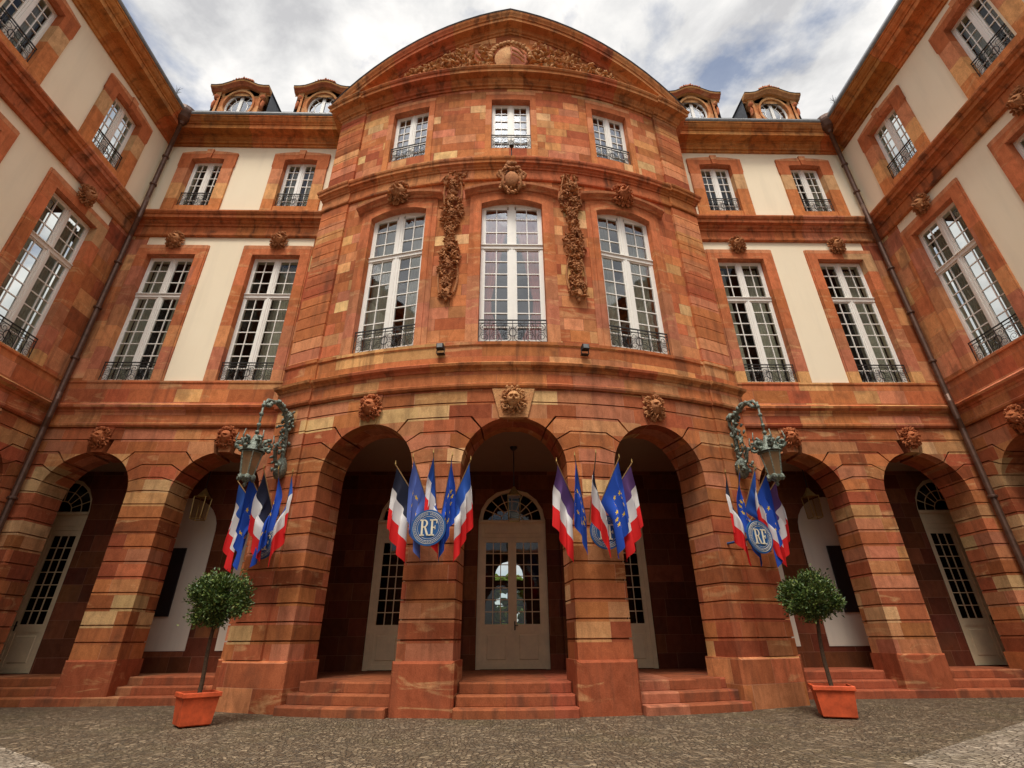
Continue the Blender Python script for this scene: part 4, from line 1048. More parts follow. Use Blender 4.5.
# ------------------------------------------------------------------ lights on the walls
for sg in (-1, 1):
    e = empty('floodlight', tuple(ARC.P(sg * 1.97, .15, 8.42)), 'small black floodlight on the ledge below the %s carved garland' % ('left' if sg < 0 else 'right'), 'floodlight', rz=sg * 1.97 / PR)
    e.scale = (.68, .68, .68)
    m = MB(); m.cbox(LOC, -.14, .14, -.02, .22, .02, .25, .02); m.build('housing', 'lampblack', e)
    m = MB(); m.box(LOC, -.16, -.145, -.05, .05, -.12, .16); m.box(LOC, .145, .16, -.05, .05, -.12, .16); m.box(LOC, -.16, .16, -.15, .05, -.13, -.11); m.build('bracket', 'lampblack', e)
    m = MB(); m.box(LOC, -.11, .11, .221, .226, .05, .22); m.build('lens', 'zinc', e)
e = empty('lamp_bracket', tuple(ARC.P(0, .26, 16.06)), 'small black swan-neck bracket on the cornice below the top centre window', 'lamp'); e.scale = (.6, .6, .6)
m = MB(); m.tube([(0, 0, -.1), (0, -.05, .25), (0, -.2, .42), (0, -.42, .40), (0, -.5, .25)], .03, 8); m.build('arm', 'lampblack', e)
m = MB(); m.lathe((0, -.5, .02), [(.03, .24), (.07, .2), (.12, .06), (.13, 0)], 12); m.build('lamp_head', 'lampblack', e)
for sg in (-1, 1):
    e = empty('roof_finial', (sg * (W - .7), 13.2, 21.25), 'thin spiked metal finial on the %s wing gutter near the corner' % ('left' if sg < 0 else 'right'), 'finial')
    m = MB(); m.tube([(0, 0, 0), (0, 0, .55)], .02, 6, .006)
    for k in range(9):
        a = k * 2.4; m.tube([(0, 0, .22 + .03 * k), (.13 * math.cos(a), .13 * math.sin(a), .36 + .04 * k)], .01, 4, .004)
    m.build('spike', 'iron', e)

# ------------------------------------------------------------------ big bracket lanterns
def lantern_body(m, gl, c, s=1.0):
    cx, cy, cz = c
    def fr(r0, z0, r1, z1, t=.02):
        for k in range(6):
            a = PI / 3 * k; b = PI / 3 * (k + 1)
            m.tube([(cx + r0 * math.cos(a), cy + r0 * math.sin(a), cz + z0), (cx + r1 * math.cos(a), cy + r1 * math.sin(a), cz + z1)], t, 5)
            for r, z in ((r0, z0), (r1, z1)): m.tube([(cx + r * math.cos(a), cy + r * math.sin(a), cz + z), (cx + r * math.cos(b), cy + r * math.sin(b), cz + z)], t, 5)
            i = len(gl.v); gl.v += [Vector((cx + q * math.cos(w) * .97, cy + q * math.sin(w) * .97, cz + zz)) for q, w, zz in ((r0, a, z0), (r0, b, z0), (r1, b, z1), (r1, a, z1))]
            gl.f.append((i, i + 1, i + 2, i + 3)); gl.uv.append([(0, 0)] * 4)
    fr(.16 * s, 0, .26 * s, .58 * s, .016 * s)
def bracket_lantern(sg, side):
    root = empty('wall_lantern', (0, 0, 0), 'ornate verdigris bracket lantern on the %s corner of the bowed front' % side, 'lantern')
    ua = sg * PR * R_(24.2); base = ARC.P(ua, .08, 5.6); lx, ly = sg * 6.52, 12.02
    out = Vector((lx, ly, 0)) - Vector((base.x, base.y, 0)); L = out.length; dirn = out.normalized()
    def Q(t, z, w=0):  # t outward distance, w sideways
        sd = Vector((-dirn.y, dirn.x, 0)); p = Vector((base.x, base.y, 0)) + dirn * t + sd * w; return Vector((p.x, p.y, z))
    rng = random.Random(5 + sg)
    m = MB()
    m.tube([Q(.03, 5.35), Q(.08, 5.8), Q(.10, 6.3), Q(.18, 6.75), Q(.40, 7.0), Q(.75, 7.12), Q(1.02, 7.06), Q(L, 6.85)], .062, 8, .042)
    m.tube([Q(.05, 5.4), Q(.32, 5.6), Q(.42, 5.9), Q(.30, 6.2), Q(.12, 6.4)], .05, 7)
    m.tube([Q(.10, 6.5), Q(-.0, 6.75), Q(.02, 6.95), Q(.16, 7.0)], .05, 7)
    for k in range(60):
        t = rng.random(); z = 5.3 + 1.75 * t; r_ = .16
        m.blob(Q(.10 + rng.uniform(-.03, .32) * (1 - .4 * t), z, rng.uniform(-r_, r_)), (.036, .045, .075), (rng.uniform(-1, 1), rng.uniform(-1, 1), rng.uniform(-1, 1)), 1, .8, k)
    for k in range(26):
        t = k / 26; p = Q(.18 + .9 * t, 6.78 + .36 * math.sin(PI * min(1, t * 1.1) * .9), rng.uniform(-.07, .07))
        m.blob(p, (.06, .06, .08), (rng.uniform(-1, 1), rng.uniform(-1, 1), 0), 1, .7, k)
    m.blob(Q(.10, 5.45), (.17, .17, .30), (0, 0, 0), 2, .5, 3); m.blob(Q(.12, 6.95, .0), (.10, .10, .13), (0, 0, 0), 2, .5, 4)
    m.build('bracket_arm', 'verd', root, smooth=True)
    m = MB(); m.tube([Q(L, 6.98), Q(L, 6.0)], .028, 7)
    for z in (6.85, 6.6, 6.3, 6.1): m.blob(Q(L, z), (.06, .06, .07), sub=1)
    m.build('hanging_rod', 'verd', root, smooth=True)
    m = MB(); gl = MB(); c = Q(L, 4.95); lantern_body(m, gl, c, 1.0)
    m.lathe((c.x, c.y, c.z - .26), [(.012, 0), (.05, .05), (.03, .1), (.10, .16), (.17, .22), (.17, .27)], 10)
    m.lathe((c.x, c.y, c.z + .62), [(.30, 0), (.27, .06), (.14, .20), (.08, .36), (.05, .45)], 12)
    for k in range(6):
        a = PI / 3 * k
        m.blob((c.x + .17 * math.cos(a), c.y + .17 * math.sin(a), c.z - .04), (.06, .06, .08), (0, 0, a), 1, .6, k)
    m.build('lantern_frame', 'verd', root)
    gl.build('lantern_glass', 'frost', root, recalc=False)
    m = MB()
    for k in range(6):      # scrolled crown
        a = PI / 3 * k + .3; ca, sa = math.cos(a), math.sin(a)
        pts = [(c.x + ca * (.16 + q[0]), c.y + sa * (.16 + q[0]), c.z + .80 + q[2]) for q in spiral(.17, 0, .15, PI / 2, 1.3)]
        m.tube(pts, .035, 6)
        m.tube([(c.x + ca * .32, c.y + sa * .32, c.z + .70), (c.x + ca * .44, c.y + sa * .44, c.z + .92), (c.x + ca * .40, c.y + sa * .40, c.z + 1.10)], .03, 5, .012)
        for j in range(4): m.blob((c.x + ca * rng.uniform(.2, .4), c.y + sa * rng.uniform(.2, .4), c.z + rng.uniform(.66, .95)), (.06, .06, .06), (0, 0, 0), 1, .7, j + k)
    m.build('lantern_crown', 'verd', root, smooth=True)
    m = MB(); m.tube([(c.x, c.y, c.z + .05), (c.x, c.y, c.z + .3)], .03, 8); m.build('candle_tube', 'emb', root)
bracket_lantern(-1, 'left'); bracket_lantern(1, 'right')

# hanging lanterns inside the arcade
def hang_lantern(x, y, z, label, s=1.0):
    root = empty('hanging_lantern', (x, y, z), label, 'lantern')
    m = MB(); gl = MB(); S = LOC; r = .19 * s; H = .72 * s
    for sx in (-1, 1):
        for sy in (-1, 1): m.tube([(sx * r * .85, sy * r * .85, 0), (sx * r, sy * r, H)], .014, 5)
    for zz, q in ((0, .85), (H, 1.0), (H * .98, .6)):
        m.tube([(-r * q, -r * q, zz), (r * q, -r * q, zz), (r * q, r * q, zz), (-r * q, r * q, zz), (-r * q, -r * q, zz)], .014, 5)
    m.lathe((0, 0, H), [(r * 1.2, 0), (r * .6, .16 * s), (.03, .3 * s)], 8)
    m.build('lantern_frame', 'gold', root)
    for sx, sy in ((0, -1), (0, 1), (-1, 0), (1, 0)):
        i = len(gl.v); w = r * .93
        if sx == 0: vs = [(-w, sy * w, .02), (w, sy * w, .02), (w, sy * w, H - .02), (-w, sy * w, H - .02)]
        else: vs = [(sx * w, -w, .02), (sx * w, w, .02), (sx * w, w, H - .02), (sx * w, -w, H - .02)]
        gl.v += [Vector(v) for v in vs]; gl.f.append((i, i + 1, i + 2, i + 3)); gl.uv.append([(0, 0)] * 4)
    gl.build('lantern_glass', 'lampglass', root, recalc=False)
    m = MB(); m.tube([(0, 0, H + .28 * s), (0, 0, 6.6 - z)], .018, 6); m.lathe((0, 0, 6.48 - z), [(.03, 0), (.10, .06), (.12, .12)], 10); m.build('chain', 'iron', root)
hang_lantern(.06, 14.5, 4.40, 'gilt hanging lantern in front of the central fanlight', .95)
hang_lantern(-9.75, 15.95, 4.75, 'gilt hanging lantern in the left arcade before the white panel', .95)
hang_lantern(9.7, 15.95, 4.75, 'gilt hanging lantern in the right arcade before the white panel', .95)

# ------------------------------------------------------------------ flags
def flagmat(name, kind, blue, ghost=1.0):
    T = NT(name); uv = T.n('ShaderNodeUVMap').outputs[0]; sp = T.n('ShaderNodeSeparateXYZ'); T.l(uv, sp.inputs[0]); x, y = sp.outputs[0], sp.outputs[1]
    if kind == 'fr':
        col = T.mix(T.math('GREATER_THAN', x, 1 / 3), blue, (0.72, 0.70, 0.68)); col = T.mix(T.math('GREATER_THAN', x, 2 / 3), col, (0.74, 0.026, 0.026))
    else:
        dx = T.math('MULTIPLY', T.math('SUBTRACT', x, .5), 1.5); dy = T.math('SUBTRACT', y, .5)
        col = None; star = None
        for k in range(12):
            a = 2 * PI * k / 12; ex = T.math('SUBTRACT', dx, .30 * math.cos(a)); ey = T.math('SUBTRACT', dy, .30 * math.sin(a))
            rr = T.math('SQRT', T.math('ADD', T.math('MULTIPLY', ex, ex), T.math('MULTIPLY', ey, ey)))
            an = T.math('ARCTAN2', ex, ey); fr_ = T.math('PINGPONG', T.math('ADD', an, 20 * PI / 5), PI / 5)
            lim = T.math('MULTIPLY_ADD', T.math('POWER', T.math('DIVIDE', fr_, PI / 5), .6), -.036, .060)
            s_ = T.math('LESS_THAN', rr, lim); star = s_ if star is None else T.math('MAXIMUM', star, s_)
        col = T.mix(star, blue, (0.85, 0.55, 0.04))
    nz = T.noise(T.n('ShaderNodeNewGeometry').outputs['Position'], 240, 2, .5)
    b = T.bsdf(col, .8, T.bump(nz, .1, .004), .15)
    tl = T.n('ShaderNodeBsdfTranslucent'); T.l(col, tl.inputs[0]); mx = T.n('ShaderNodeMixShader'); mx.inputs[0].default_value = .3
    T.l(b.outputs[0], mx.inputs[1]); T.l(tl.outputs[0], mx.inputs[2]); T.l(mx.outputs[0], T.out.inputs[0])
    return T.m
M['fr_navy_shaded'] = flagmat('tricolour_shaded_navy', 'fr', (0.025, 0.028, 0.05)); M['fr_blue'] = flagmat('tricolour_blue', 'fr', (0.035, 0.11, 0.44)); M['fr_purple'] = flagmat('tricolour_faded_purple', 'fr', (0.12, 0.06, 0.19))  # navy stripe near black: shade on a flag put into its blue
M['eu'] = flagmat('european_flag', 'eu', (0.025, 0.085, 0.46)); M['eu_pale'] = flagmat('pale_european_flag', 'eu', (0.11, 0.17, 0.50))
def flag(base, tip, kind, label, group, seed, fly=1.38, hoist=1.04, open_=1.0, latd=Vector((1, 0, 0)), nrm_=Vector((0, -1, 0))):
    base = Vector(base); tip = Vector(tip); rng = random.Random(seed)
    root = empty('flag', tuple(base), label, 'flag', group)
    ax = (tip - base); L = ax.length; ax.normalize()
    p = MB(); p.tube([(0, 0, 0), tuple(ax * L)], .016, 8, .013); p.build('pole', 'wood', root)
    p = MB(); q = ax * L; p.lathe((q.x, q.y, q.z - .01), [(.014, 0), (.018, .02), (.015, .04), (.004, .11)], 8); p.build('finial', 'gold', root)
    m = MB(); ns, nt = 22, 36; horiz = Vector((ax.x, ax.y, 0)); 
    if horiz.length < 1e-3: horiz = Vector((0, -1, 0))
    hd = horiz.normalized(); perp = Vector((-hd.y, hd.x, 0)); vdir = Vector((0, -1, 0))
    ph = rng.uniform(0, 6); nf = rng.uniform(1.6, 2.4); sway = Vector((rng.uniform(-.06, .06), rng.uniform(-.05, .02), 0))
    mid0 = ax * (L - .06 - .55 * hoist); wid = rng.uniform(.27, .38) * (.8 if kind.startswith('eu') else 1)
    grid = []
    for i in range(ns + 1):
        s = i / ns; H = ax * (L - .06 - s * hoist); row = []
        drop0 = s
        for j in range(nt + 1):
            t = j / nt
            g = min(1.0, t * 2.2)
            top_ = ax * (L - .06)
            cen = Vector((top_.x, top_.y, 0)) * .72 + Vector((mid0.x, mid0.y, 0)) * .28
            e = g * g * (3 - 2 * g)
            Pp = Vector((H.x, H.y, 0)) * (1 - e) + (cen + latd * (s - .42) * wid * (1 + .25 * t)) * e + Vector((0, 0, H.z))
            amp = .075 * g
            Pp += nrm_ * amp * math.sin(2 * PI * nf * s + ph + t * 1.6) + nrm_ * .03 * math.sin(5 * t + ph) * g
            Pp += latd * .035 * g * math.sin(2 * PI * nf * s * 1.3 + 1.3 + ph + t)
            Pp.z -= fly * t * (.985 - .02 * math.sin(3 * s + ph)); Pp += sway * t * t
            row.append(Pp)
        grid.append(row)
    for r in grid: m.v += r
    for i in range(ns):
        for j in range(nt):
            a = i * (nt + 1) + j; m.f.append((a, a + 1, a + nt + 2, a + nt + 1))
            m.uv.append([(j / nt, 1 - i / ns), ((j + 1) / nt, 1 - i / ns), ((j + 1) / nt, 1 - (i + 1) / ns), (j / nt, 1 - (i + 1) / ns)])
    me = m.mesh('cloth', kind, True, weld=False, recalc=False); place('cloth', me, root)
    return root
KL = {'fr_navy_shaded': 'shade-darkened navy-striped French tricolour', 'fr_blue': 'blue-striped French tricolour', 'fr_purple': 'purple-striped French tricolour', 'eu': 'deep blue starry flag', 'eu_pale': 'paler blue starry flag'}
ORD = ['leftmost', 'second from left', 'middle', 'fourth from left', 'rightmost']
def flag_group(ang, kinds, where, seed, tips):
    ua = PR * R_(ang); bs = ARC.P(ua, .14, 3.78); a = R_(ang); n_ = Vector((math.sin(a), -math.cos(a), 0)); t_ = Vector((math.cos(a), math.sin(a), 0))
    for i, k in enumerate(kinds):
        w = (i - 2); off, up = tips[i]
        tip = bs + t_ * off + n_ * (.86 - .06 * abs(w)) + Vector((0, 0, up))
        b0 = bs + t_ * w * .07
        flag(b0, tip, k, '%s, %s of five flags %s' % (KL[k], ORD[i], where), 'flags fanned out from the piers', seed + i, latd=t_ * (1 if w <= 0 else -1), nrm_=n_)
T0 = [(-.88, 1.20), (-.46, 1.34), (.03, 1.40), (.46, 1.34), (.88, 1.24)]
flag_group(-6.8, ['fr_navy_shaded', 'eu_pale', 'fr_blue', 'eu', 'fr_blue'], 'left of the central arch', 10, T0)
flag_group(6.6, ['fr_purple', 'eu', 'fr_navy_shaded', 'eu', 'fr_purple'], 'right of the central arch', 30, T0[:3] + [(.60, 1.33), (.92, 1.24)])
flag_group(-22.9, ['fr_blue', 'eu', 'fr_navy_shaded', 'eu', 'fr_blue'], 'on the left corner pier', 50, T0)
flag_group(22.2, ['fr_navy_shaded', 'eu', 'fr_blue', 'eu', 'fr_purple'], 'on the right corner pier', 70, T0)

# RF emblems
def glyph(m, pts, d0=.0, d1=.012):
    n = len(pts); m.quad(LOC, [(x, d1, z) for x, z in pts])
    for k in range(n): a, b = pts[k], pts[(k + 1) % n]; m.quad(LOC, [(a[0], d1, a[1]), (b[0], d1, b[1]), (b[0], d0, b[1]), (a[0], d0, a[1])])
def emblem(ang, z, label, d=.62, off=0.0):
    ua = PR * R_(ang) + off; mt = ARC.mat(ua, d, z)
    root = bpy.data.objects.new('emblem_sign', None); COL.objects.link(root); root.matrix_world = mt; tag(root, label, 'emblem', 'round emblems on the piers')
    m = MB(); N = 36; r = .38
    m.quad(LOC, [(r * math.cos(2 * PI * k / N), .02, r * math.sin(2 * PI * k / N)) for k in range(N)]); m.quad(LOC, [(r * math.cos(2 * PI * k / N), -.02, r * math.sin(2 * PI * k / N)) for k in range(N)])
    for k in range(N):
        a, b = 2 * PI * k / N, 2 * PI * (k + 1) / N; m.quad(LOC, [(r * math.cos(a), .02, r * math.sin(a)), (r * math.cos(b), .02, r * math.sin(b)), (r * math.cos(b), -.02, r * math.sin(b)), (r * math.cos(a), -.02, r * math.sin(a))])
    m.tube([(0, .02, 0), (0, d + .05, 0)], .03, 6)
    m.build('disc', 'disc', root)
    m = MB()
    for k in range(52):         # wreath of small leaves
        a = 2 * PI * k / 52; 
        if abs(a - PI / 2) < .1: continue
        sgn = 1 if math.cos(a) > 0 else -1
        for rr, tw in ((.305, .5), (.275, -.5)):
            m.blob((rr * math.cos(a), -.024, rr * math.sin(a)), (.018, .006, .006), (0, -a + sgn * (PI / 2 + tw), 0), 1)
    m.tube([(.335 * math.cos(2 * PI * k / 40), -.022, .335 * math.sin(2 * PI * k / 40)) for k in range(41)], .004, 4)
    m.tube([(.235 * math.cos(2 * PI * k / 40), -.022, .235 * math.sin(2 * PI * k / 40)) for k in range(41)], .003, 4)
    m.build('wreath', 'emb', root)
    m = MB(); y0, y1 = .021, .034
    def bx(x0, x1, z0, z1): m.box(LOC, x0, x1, y0, y1, z0, z1)
    H = .17     # half height
    # R
    bx(-.155, -.115, -H, H); bx(-.185, -.085, -H, -H + .025); bx(-.185, -.115, H - .025, H)
    ring = []
    for k in range(11): t = PI / 2 - PI * k / 10; ring.append((-.095 + .085 * math.cos(t), .085 + .085 * math.sin(t)))
    inn = []
    for k in range(11): t = PI / 2 - PI * k / 10; inn.append((-.095 + .045 * math.cos(t), .085 + .062 * math.sin(t)))
    for k in range(10): m.quad(LOC, [(ring[k][0], y1, ring[k][1]), (ring[k + 1][0], y1, ring[k + 1][1]), (inn[k + 1][0], y1, inn[k + 1][1]), (inn[k][0], y1, inn[k][1])])
    bx(-.115, -.09, H - .023, H - .001); bx(-.115, -.09, .001, .023)
    glyph(m, [(-.09, .01), (-.055, .01), (.015, -H), (-.03, -H)], y0, y1); bx(-.035, .03, -H, -H + .022)
    # F
    bx(.06, .10, -H, H); bx(.03, .135, -H, -H + .025); bx(.03, .19, H - .026, H); bx(.172, .19, H - .085, H - .026); bx(.10, .15, -.012, .012); bx(.14, .155, -.04, .04)
    m.build('lettering', 'emb', root, recalc=False)
emblem(-7.5, 3.50, 'round blue RF emblem in front of the flags left of the central arch', 1.02, .22)
emblem(7.5, 3.52, 'round blue RF emblem half hidden by flags right of the central arch', .40, .06)
emblem(-23.0, 3.48, 'round blue RF emblem behind the flags of the left corner pier', .45)
emblem(23.4, 3.46, 'round blue RF emblem among the flags of the right corner pier', 1.02, -.66)

# ------------------------------------------------------------------ potted bay trees
def potted_tree(x, y, rz, label, seed, crown, ps):
    root = empty('potted_tree', (x, y, 0), label, 'potted tree', 'potted bay trees by the bowed front', rz)
    m = MB(); S = LOC
    def ring(r, z): return [(-r, -r, z), (r, -r, z), (r, r, z), (-r, r, z)]
    lv = [(a_ * ps, b__) for a_, b__ in [(.235, 0.0), (.26, .02), (.295, .42), (.30, .44), (.32, .445), (.325, .455), (.325, .515), (.32, .525), (.29, .525), (.285, .44)]]
    for (a, za), (b, zb) in zip(lv, lv[1:]):
        A, B = ring(a, za), ring(b, zb)
        for k in range(4): m.quad(S, [A[k], A[(k + 1) % 4], B[(k + 1) % 4], B[k]])
    m.quad(S, ring(*lv[0]))
    m.build('pot', 'pot', root)
    m = MB(); m.quad(S, ring(.288 * ps, .47)); m.build('soil', 'soil', root)
    rng = random.Random(seed); c = Vector(crown)
    m = MB(); p0 = Vector((0, 0, .45)); pts = [p0 + (c - p0) * t + Vector((.02 * math.sin(t * 7 + seed), .02 * math.cos(t * 5), 0)) for t in [k / 8 for k in range(9)]]
    m.tube(pts, .042, 8, .03)
    for k in range(34):
        v = Vector((rng.gauss(0, 1), rng.gauss(0, 1), rng.gauss(.1, 1))).normalized(); m.tube([c + Vector((0, 0, -.2)), c + v * .25, c + v * rng.uniform(.42, .55) + Vector((0, 0, .05))], .010, 4, .004)
    m.build('trunk', 'bark', root)
    m = MB()
    cl = []; wx, wz = (.90, .78) if seed == 1 else (1.02, .72)
    for k in range(165):
        v = Vector((rng.gauss(0, 1), rng.gauss(0, 1), rng.gauss(0, 1))).normalized(); r = rng.uniform(.15, .50) if k % 4 == 0 else (  .50 + .20 * noise.noise(v * 1.9 + Vector((seed * 5, 0, 0))) + rng.uniform(-.05, .05) + (.10 if k % 9 == 0 else 0))
        cl.append((Vector((v.x * r * wx, v.y * r * wx, v.z * r * wz)) + c, v, rng.uniform(.07, .13)))
    for cc, v, cr in cl:
        for j in range(54):
            d = Vector((rng.gauss(0, 1), rng.gauss(0, 1), rng.gauss(0, 1))) * cr * .52; p = cc + d
            dr = (v * .8 + Vector((rng.uniform(-1, 1), rng.uniform(-1, 1), rng.uniform(-.3, 1.1)))).normalized()
            ln = rng.uniform(.05, .085); wd = ln * .25; sd = dr.cross(Vector((rng.uniform(-1, 1), rng.uniform(-1, 1), rng.uniform(-1, 1)))).normalized(); up = sd.cross(dr) * ln * .12
            i = len(m.v); m.v += [p, p + dr * ln * .5 + sd * wd + up, p + dr * ln, p + dr * ln * .5 - sd * wd + up]
            m.f.append((i, i + 1, i + 2)); m.f.append((i, i + 2, i + 3)); m.uv += [[(0, 0)] * 3, [(0, 0)] * 3]
    m.build('crown', 'leaf', root, weld=False, recalc=False)
potted_tree(-6.0, 11.17, R_(41), 'bay tree with a rounded crown in a square orange pot left of the bowed front', 1, (.02, .12, 2.14), 1.0)
potted_tree(6.22, 11.42, R_(-22), 'bay tree with a broad crown in a square orange pot right of the bowed front', 2, (.08, .15, 2.13), 1.12)

# ------------------------------------------------------------------ ground
def cobble(name, c1, c2, c3, scale):
    T = NT(name); p = T.n('ShaderNodeNewGeometry').outputs['Position']
    w = T.n('ShaderNodeVectorMath', operation='ADD'); T.l(p, w.inputs[0])
    nv = T.n('ShaderNodeTexNoise'); nv.inputs['Scale'].default_value = .5; T.l(p, nv.inputs['Vector']); nm = T.n('ShaderNodeVectorMath', operation='SCALE'); T.l(nv.outputs['Color'], nm.inputs[0]); nm.inputs['Scale'].default_value = 1.2
    T.l(nm.outputs[0], w.inputs[1])
    v = T.n('ShaderNodeTexVoronoi', feature='F1'); v.inputs['Scale'].default_value = scale; v.inputs['Randomness'].default_value = .62; T.l(w.outputs[0], v.inputs['Vector'])
    v2 = T.n('ShaderNodeTexVoronoi', feature='DISTANCE_TO_EDGE'); v2.inputs['Scale'].default_value = scale; v2.inputs['Randomness'].default_value = .62; T.l(w.outputs[0], v2.inputs['Vector'])
    sc_ = T.n('ShaderNodeSeparateColor'); T.l(v.outputs['Color'], sc_.inputs[0])
    base = T.ramp(sc_.outputs[0], [(0, c1), (.5, c2), (.85, c3), (1, tuple(min(1, x * 1.5) for x in c3))])
    n1 = T.noise(p, 1.3, 6, .65); base = T.mix(.6, base, T.ramp(n1, [(.3, (.55, .53, .5)), (.7, (1.25, 1.22, 1.15))]), 'MULTIPLY')
    moss = T.noise(p, .6, 4, .6); base = T.mix(T.math('MULTIPLY', T.ramp(moss, [(.5, (0, 0, 0)), (.7, (1, 1, 1))]), .35), base, (.10, .085, .03))
    e = T.ramp(v2.outputs['Distance'], [(0, (0, 0, 0)), (.12, (1, 1, 1))])
    base = T.mix(T.math('MULTIPLY', T.math('SUBTRACT', 1.0, e), .9), base, (.06, .047, .03))
    hh = T.math('ADD', T.math('MULTIPLY', e, 1.0), T.math('MULTIPLY', sc_.outputs[1], .5)); hh = T.math('ADD', hh, T.math('MULTIPLY', T.noise(p, 40, 3, .6), .3))
    T.bsdf(base, .62, T.bump(hh, .9, .025), .4); return T.m
M['cob'] = cobble('brown_cobbles', (.085, .056, .031), (.135, .095, .055), (.20, .15, .095), 14.0)
M['cob2'] = cobble('pale_setts', (.21, .165, .12), (.27, .22, .165), (.34, .285, .22), 11.0)
m = MB(); n = 40
m.quad(LOC, [(-600, 600, -.02), (600, 600, -.02), (600, -600, -.02), (-600, -600, -.02)])
tag(m.build('ground', 'cob', recalc=False), kind='structure')
m = MB(); N = 64        # pale oval carriage sweep in the middle of the court
m.quad(LOC, [(-.6 + 12.5 * math.cos(2 * PI * k / N), -(.5 + 9.0 * math.sin(2 * PI * k / N)) * 1.0, -.014) for k in range(N)])
m.v = [Vector((v.x, v.y, v.z)) for v in m.v]
PATH = m
m = MB()
def bound(x): return 11.2 - .0 * x
# two pale strips that run from the wings towards the middle of the court
for sg, pts in ((1, [(4.6, 7.45), (5.5, 8.13), (7.3, 9.35), (9.2, 10.68), (11.5, 11.9), (14.3, 12.6), (14.3, 2.0), (4.6, 2.0)]), (-1, [(-4.4, 6.6), (-5.68, 7.68), (-7.82, 9.31), (-10.0, 10.9), (-14.3, 12.4), (-14.3, 2.0), (-4.4, 2.0)])):
    mm = MB(); mm.quad(LOC, [(x, -y, -.014) for x, y in pts]); tag(mm.build('path', 'cob2', recalc=False), kind='structure')
gt = building('gatehouse_wall', 'low red sandstone wall with an arched gateway closing the near end of the courtyard')
GS = Flat((0, YN + .4, 0), (-1, 0, 0), (0, 1, 0))
g_ = MB(); wall(g_, GS, -W, W, -.2, 8.2, [(0, [(1.9, -.1, 4.2, 1.8)])], 1.0, 0); g_.build('wall', 'ashlar', gt)
g_ = MB(); g_.sweep(GS, -W, W, [(-1.1, 8.2), (.1, 8.2), (.35, 8.5), (.35, 8.65), (-1.1, 9.2)]); g_.build('coping', 'trim', gt)
# garden hedge seen through the hall
m = MB(); rng = random.Random(3)
for i in range(700):
    m.blob((rng.uniform(-4, 4), 30 + rng.uniform(-.6, .8), rng.uniform(.1, 4.5)), (.28, .28, .22), (rng.random(), rng.random(), rng.random()), 1, .8, i)
tag(m.build('hedge', 'hedge'), 'green hedge coloured as if sunlit, seen through the hall behind the central door', 'hedge')

# ------------------------------------------------------------------ camera
cam = bpy.data.cameras.new('Camera'); co = bpy.data.objects.new('Camera', cam); COL.objects.link(co); sc.camera = co
cam.sensor_width = 36; cam.lens = 500.65 / 1024 * 36; cam.clip_start = .05; cam.clip_end = 2000
k_, t_, r_ = R_(1.291), R_(27.045), R_(.419)
Fw = Vector((math.sin(k_) * math.cos(t_), math.cos(k_) * math.cos(t_), math.sin(t_))); R0 = Vector((math.cos(k_), -math.sin(k_), 0)); U0 = R0.cross(Fw)
Rt = R0 * math.cos(r_) - U0 * math.sin(r_); Up = R0 * math.sin(r_) + U0 * math.cos(r_)
co.matrix_world = Matrix(((Rt.x, Up.x, -Fw.x, -.3009), (Rt.y, Up.y, -Fw.y, 0), (Rt.z, Up.z, -Fw.z, 1.36), (0, 0, 0, 1)))

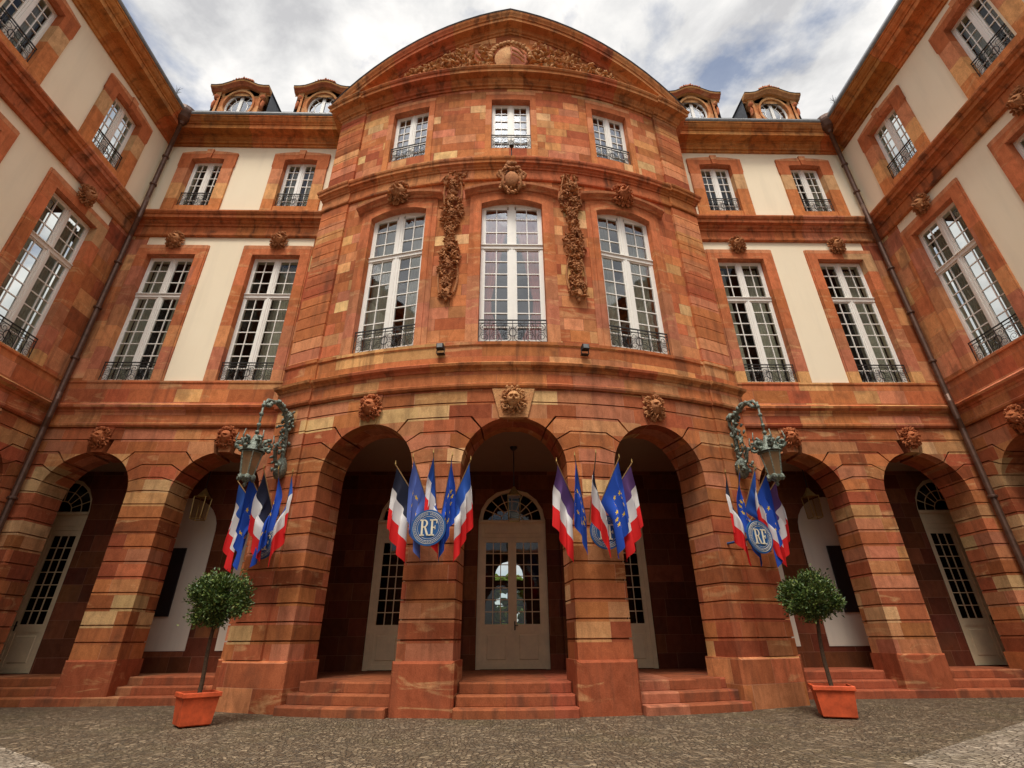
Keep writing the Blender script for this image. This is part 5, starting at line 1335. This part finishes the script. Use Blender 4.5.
# ------------------------------------------------------------------ light and sky
SE, SA = R_(64), R_(196)       # sun elevation; compass bearing (from +Y clockwise)
wd = bpy.data.worlds.new('World'); sc.world = wd; wd.use_nodes = True; nt = wd.node_tree; nt.nodes.clear()
class WT(NT):
    def __init__(s): s.t = nt; s.out = s.n('ShaderNodeOutputWorld')
T = WT()
sky = T.n('ShaderNodeTexSky', sky_type='NISHITA'); sky.sun_disc = False; sky.sun_elevation = SE; sky.sun_rotation = SA; sky.air_density = 1.0; sky.dust_density = 1.5
bg = T.n('ShaderNodeBackground'); bg.inputs[1].default_value = .085; T.l(sky.outputs[0], bg.inputs[0])
tc = T.n('ShaderNodeTexCoord').outputs['Generated']; sp = T.n('ShaderNodeSeparateXYZ'); T.l(tc, sp.inputs[0])
va_ = T.n('ShaderNodeVectorMath', operation='MULTIPLY_ADD'); T.l(tc, va_.inputs[0]); va_.inputs[1].default_value = (1.0, 1.0, 1.7); va_.inputs[2].default_value = (3.1, 5.7, 1.9)
nb = T.noise(va_.outputs[0], 3.6, 10, .56, .15)
nl = T.noise(va_.outputs[0], 1.6, 3, .5, .0)
cov = T.math('ADD', T.math('MULTIPLY', nb, .75), T.math('MULTIPLY', nl, .40))
mask = T.ramp(cov, [(.515, (0, 0, 0)), (.59, (1, 1, 1))])
shade = T.noise(va_.outputs[0], 5.0, 9, .58, .3)
cc = T.ramp(shade, [(.34, (.55, .545, .55)), (.47, (.76, .75, .735)), (.60, (.98, .95, .91))])
bc = T.n('ShaderNodeBackground'); T.l(cc, bc.inputs[0])
dt = T.n('ShaderNodeVectorMath', operation='DOT_PRODUCT'); T.l(tc, dt.inputs[0]); dt.inputs[1].default_value = (0, -math.cos(R_(76)), math.sin(R_(76)))
mr = T.n('ShaderNodeMapRange', interpolation_type='SMOOTHSTEP'); T.l(dt.outputs['Value'], mr.inputs[0]); mr.inputs[1].default_value = .79; mr.inputs[2].default_value = .97; mr.inputs[3].default_value = .64; mr.inputs[4].default_value = 4.6  # clouds overhead, out of view, brightened to add light on the walls
T.l(mr.outputs[0], bc.inputs[1])
mx = T.n('ShaderNodeMixShader'); T.l(T.math('MULTIPLY_ADD', mask, .73, .24), mx.inputs[0]); T.l(bg.outputs[0], mx.inputs[1]); T.l(bc.outputs[0], mx.inputs[2]); T.l(mx.outputs[0], T.out.inputs[0])
sl = bpy.data.lights.new('Sun', 'SUN'); sl.energy = 1.4; sl.angle = R_(14); sl.color = (1, .93, .82)
so = bpy.data.objects.new('Sun', sl); COL.objects.link(so)
sd = Vector((math.sin(SA) * math.cos(SE), math.cos(SA) * math.cos(SE), math.sin(SE)))
so.rotation_euler = sd.to_track_quat('Z', 'Y').to_euler(); so.location = (0, -10, 40)
sc.view_settings.view_transform = 'Standard'; sc.view_settings.look = 'None'; sc.view_settings.exposure = .84; sc.view_settings.gamma = 1
sc.render.engine = 'CYCLES'; sc.cycles.max_bounces = 8; sc.cycles.transparent_max_bounces = 12
